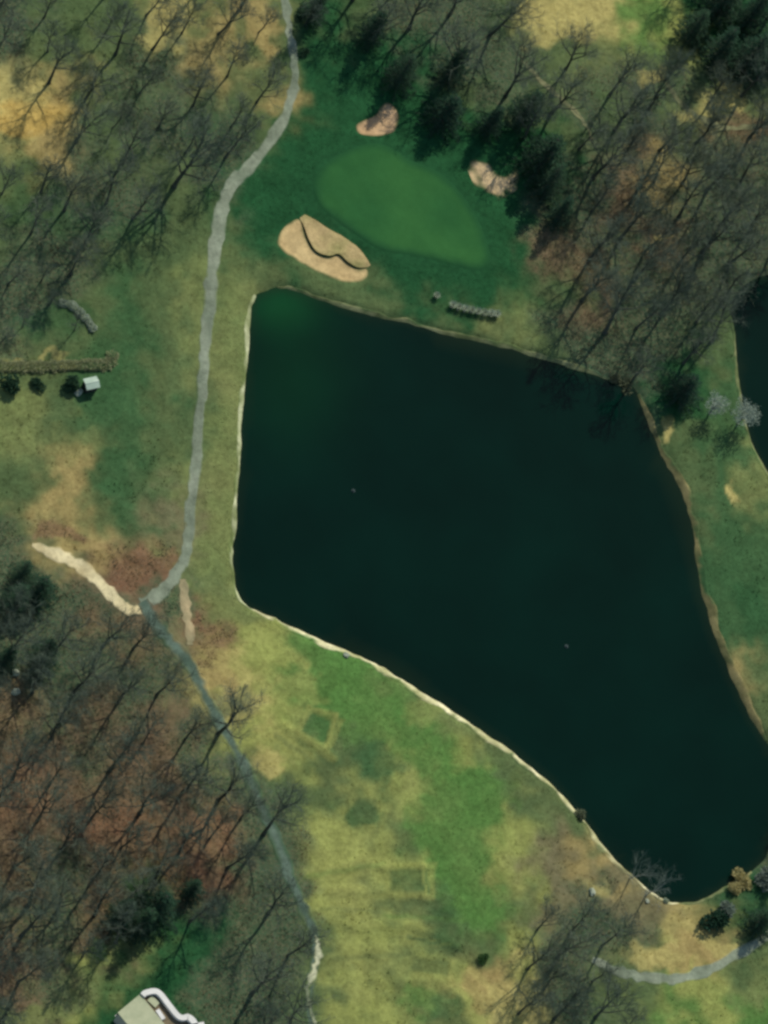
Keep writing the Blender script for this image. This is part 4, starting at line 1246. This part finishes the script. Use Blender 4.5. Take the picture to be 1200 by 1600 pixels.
# ------------------------------------------------------------------ small shed
def shed():
    g = G(139, 606); rz = math.radians(20)
    e = empty('small_shed', (g.x, g.y, g.z), rz)
    b = MB(); b.box((0, 0, .85), (1.9, 1.5, 1.9)); b.build('wall', M_darkwood, e)
    b = MB()
    for i in range(9): b.box((-.86 + i * .215, -.765, .85), (.19, .03, 1.8))
    b.build('boards', M_darkwood, e)
    b = MB()
    v = [(-1.15, -.98, 1.80), (1.15, -.98, 1.80), (1.15, 0, 2.12), (-1.15, 0, 2.12), (-1.15, .98, 1.80), (1.15, .98, 1.80)]
    t = [(x, y, z + .05) for x, y, z in v]
    b.v = [Vector(q) for q in v + t]
    b.f = [(6, 7, 8, 9), (9, 8, 11, 10), (1, 0, 3, 2), (2, 3, 4, 5), (0, 1, 7, 6), (4, 10, 11, 5), (1, 2, 8, 7), (2, 5, 11, 8), (3, 0, 6, 9), (4, 3, 9, 10)]
    r = b.build('roof', M_metal, e)
    b = MB(); b.box((0, 0, 2.19), (2.3, .14, .05)); b.build('ridge_cap', M_metal, r)
    b = MB(); b.box((.45, -.8, .75), (.7, .04, 1.5)); d = b.build('door', M_darkwood, e)
    b = MB(); b.box((.2, -.84, .8), (.04, .04, .14)); b.build('handle', M_metal, d)
    tag(e, 'small dark shed with pale metal roof at the end of the dry hedge', 'shed')
shed()

# ------------------------------------------------------------------ building at the bottom edge
def house():
    zr = 3.6
    def q(x, y, z=zr): return tuple(P(x, y, z)[:2])
    c = P(250, 1640, 0)
    e = empty('flat_roofed_house', (c.x, c.y, 0))
    off = Vector((c.x, c.y))
    def loc(l): return [(p[0] - c.x, p[1] - c.y) for p in l]
    left = loc([q(184, 1582), q(219, 1553), q(312, 1668), q(277, 1697)])
    right = loc([q(219, 1553), q(225, 1548), q(241, 1545), q(253, 1551), q(268, 1570), q(282, 1586), q(293, 1585), q(303, 1591), q(309, 1602), q(306, 1616), q(352, 1668), q(312, 1668)])
    def shrink(l, s):
        cx = sum(p[0] for p in l) / len(l); cy = sum(p[1] for p in l) / len(l)
        return [(cx + (p[0] - cx) * s, cy + (p[1] - cy) * s) for p in l]
    b = MB(); b.prism(shrink(left, .97), -.3, zr - .25); b.build('wall', M_wall, e)
    b = MB(); b.prism(shrink(right, .95), -.3, zr - .6); b.build('wall', M_wall, e)
    b = MB(); b.prism(left, zr - .25, zr); rf = b.build('roof', M_roof, e)
    b = MB()
    for i in range(1, 6):
        t = i / 6
        a = Vector(left[0]).lerp(Vector(left[3]), t); d = Vector(left[1]).lerp(Vector(left[2]), t)
        m = (a + d) / 2; L = (d - a).length * .96
        b.box((m.x, m.y, zr + .015), (L, .05, .03), math.atan2(d.y - a.y, d.x - a.x))
    b.build('roof_seam', M_roof, rf)
    b = MB(); b.prism(shrink(right, .97), zr - .6, zr - .45); dk = b.build('terrace_deck', M_deck, e)
    # wide white parapet following the curved outline
    outer = right[:10]; cx = Vector(right[11]).lerp(Vector(right[10]), .5)
    cen = catmull(outer, 5)
    b = MB(); n = len(cen)
    inn = []
    for i, p in enumerate(cen):
        a = Vector(cen[max(i - 1, 0)]); d = Vector(cen[min(i + 1, n - 1)])
        t = (d - a).normalized(); nn = Vector((t.y, -t.x))
        if nn.dot(cx - Vector(p)) < 0: nn = -nn
        inn.append(Vector(p) + nn * (.85 if i < n * .62 else .95))
    for i in range(n):
        for (pt, z) in ((cen[i], zr - .6), (cen[i], zr + .3), (inn[i], zr + .3), (inn[i], zr - .6)):
            b.v.append(Vector((pt[0], pt[1], z)))
    for i in range(n - 1):
        for k in range(4):
            kk = (k + 1) % 4
            b.f.append((i * 4 + k, i * 4 + kk, i * 4 + 4 + kk, i * 4 + 4 + k))
    b.f += [(0, 1, 2, 3), tuple((n - 1) * 4 + k for k in (3, 2, 1, 0))]
    me = b.mesh('parapet'); bm = bmesh.new(); bm.from_mesh(me); bmesh.ops.recalc_face_normals(bm, faces=bm.faces[:]); bm.to_mesh(me); bm.free()
    link('parapet', me, M_white, e)
    s = loc([q(250, 1586, zr - .3)])[0]
    b = MB(); b.box((s[0], s[1], zr - .2), (1.7, .65, .5), math.radians(-55)); sk = b.build('bench', M_white, e)
    s = loc([q(240, 1565, zr - .3)])[0]
    b = MB(); b.box((s[0], s[1], zr - .34), (1.6, 1.1, .22), math.radians(-40)); b.build('terrace_step', M_roof, e)
    for t in (.2, .5, .8):
        a = Vector(left[0]).lerp(Vector(left[1]), t); d = Vector(left[1]) - Vector(left[0])
        b = MB(); b.box((a.x, a.y, 1.6), (.9, .12, 1.2), math.atan2(d.y, d.x)); w = b.build('window', M_glass, e)
        b = MB(); b.box((a.x, a.y, .93), (1.1, .3, .1), math.atan2(d.y, d.x)); b.build('sill', M_white, w)
    tag(e, 'pale flat-roofed house with curved white parapet and brown terrace at the bottom edge', 'house')
house()
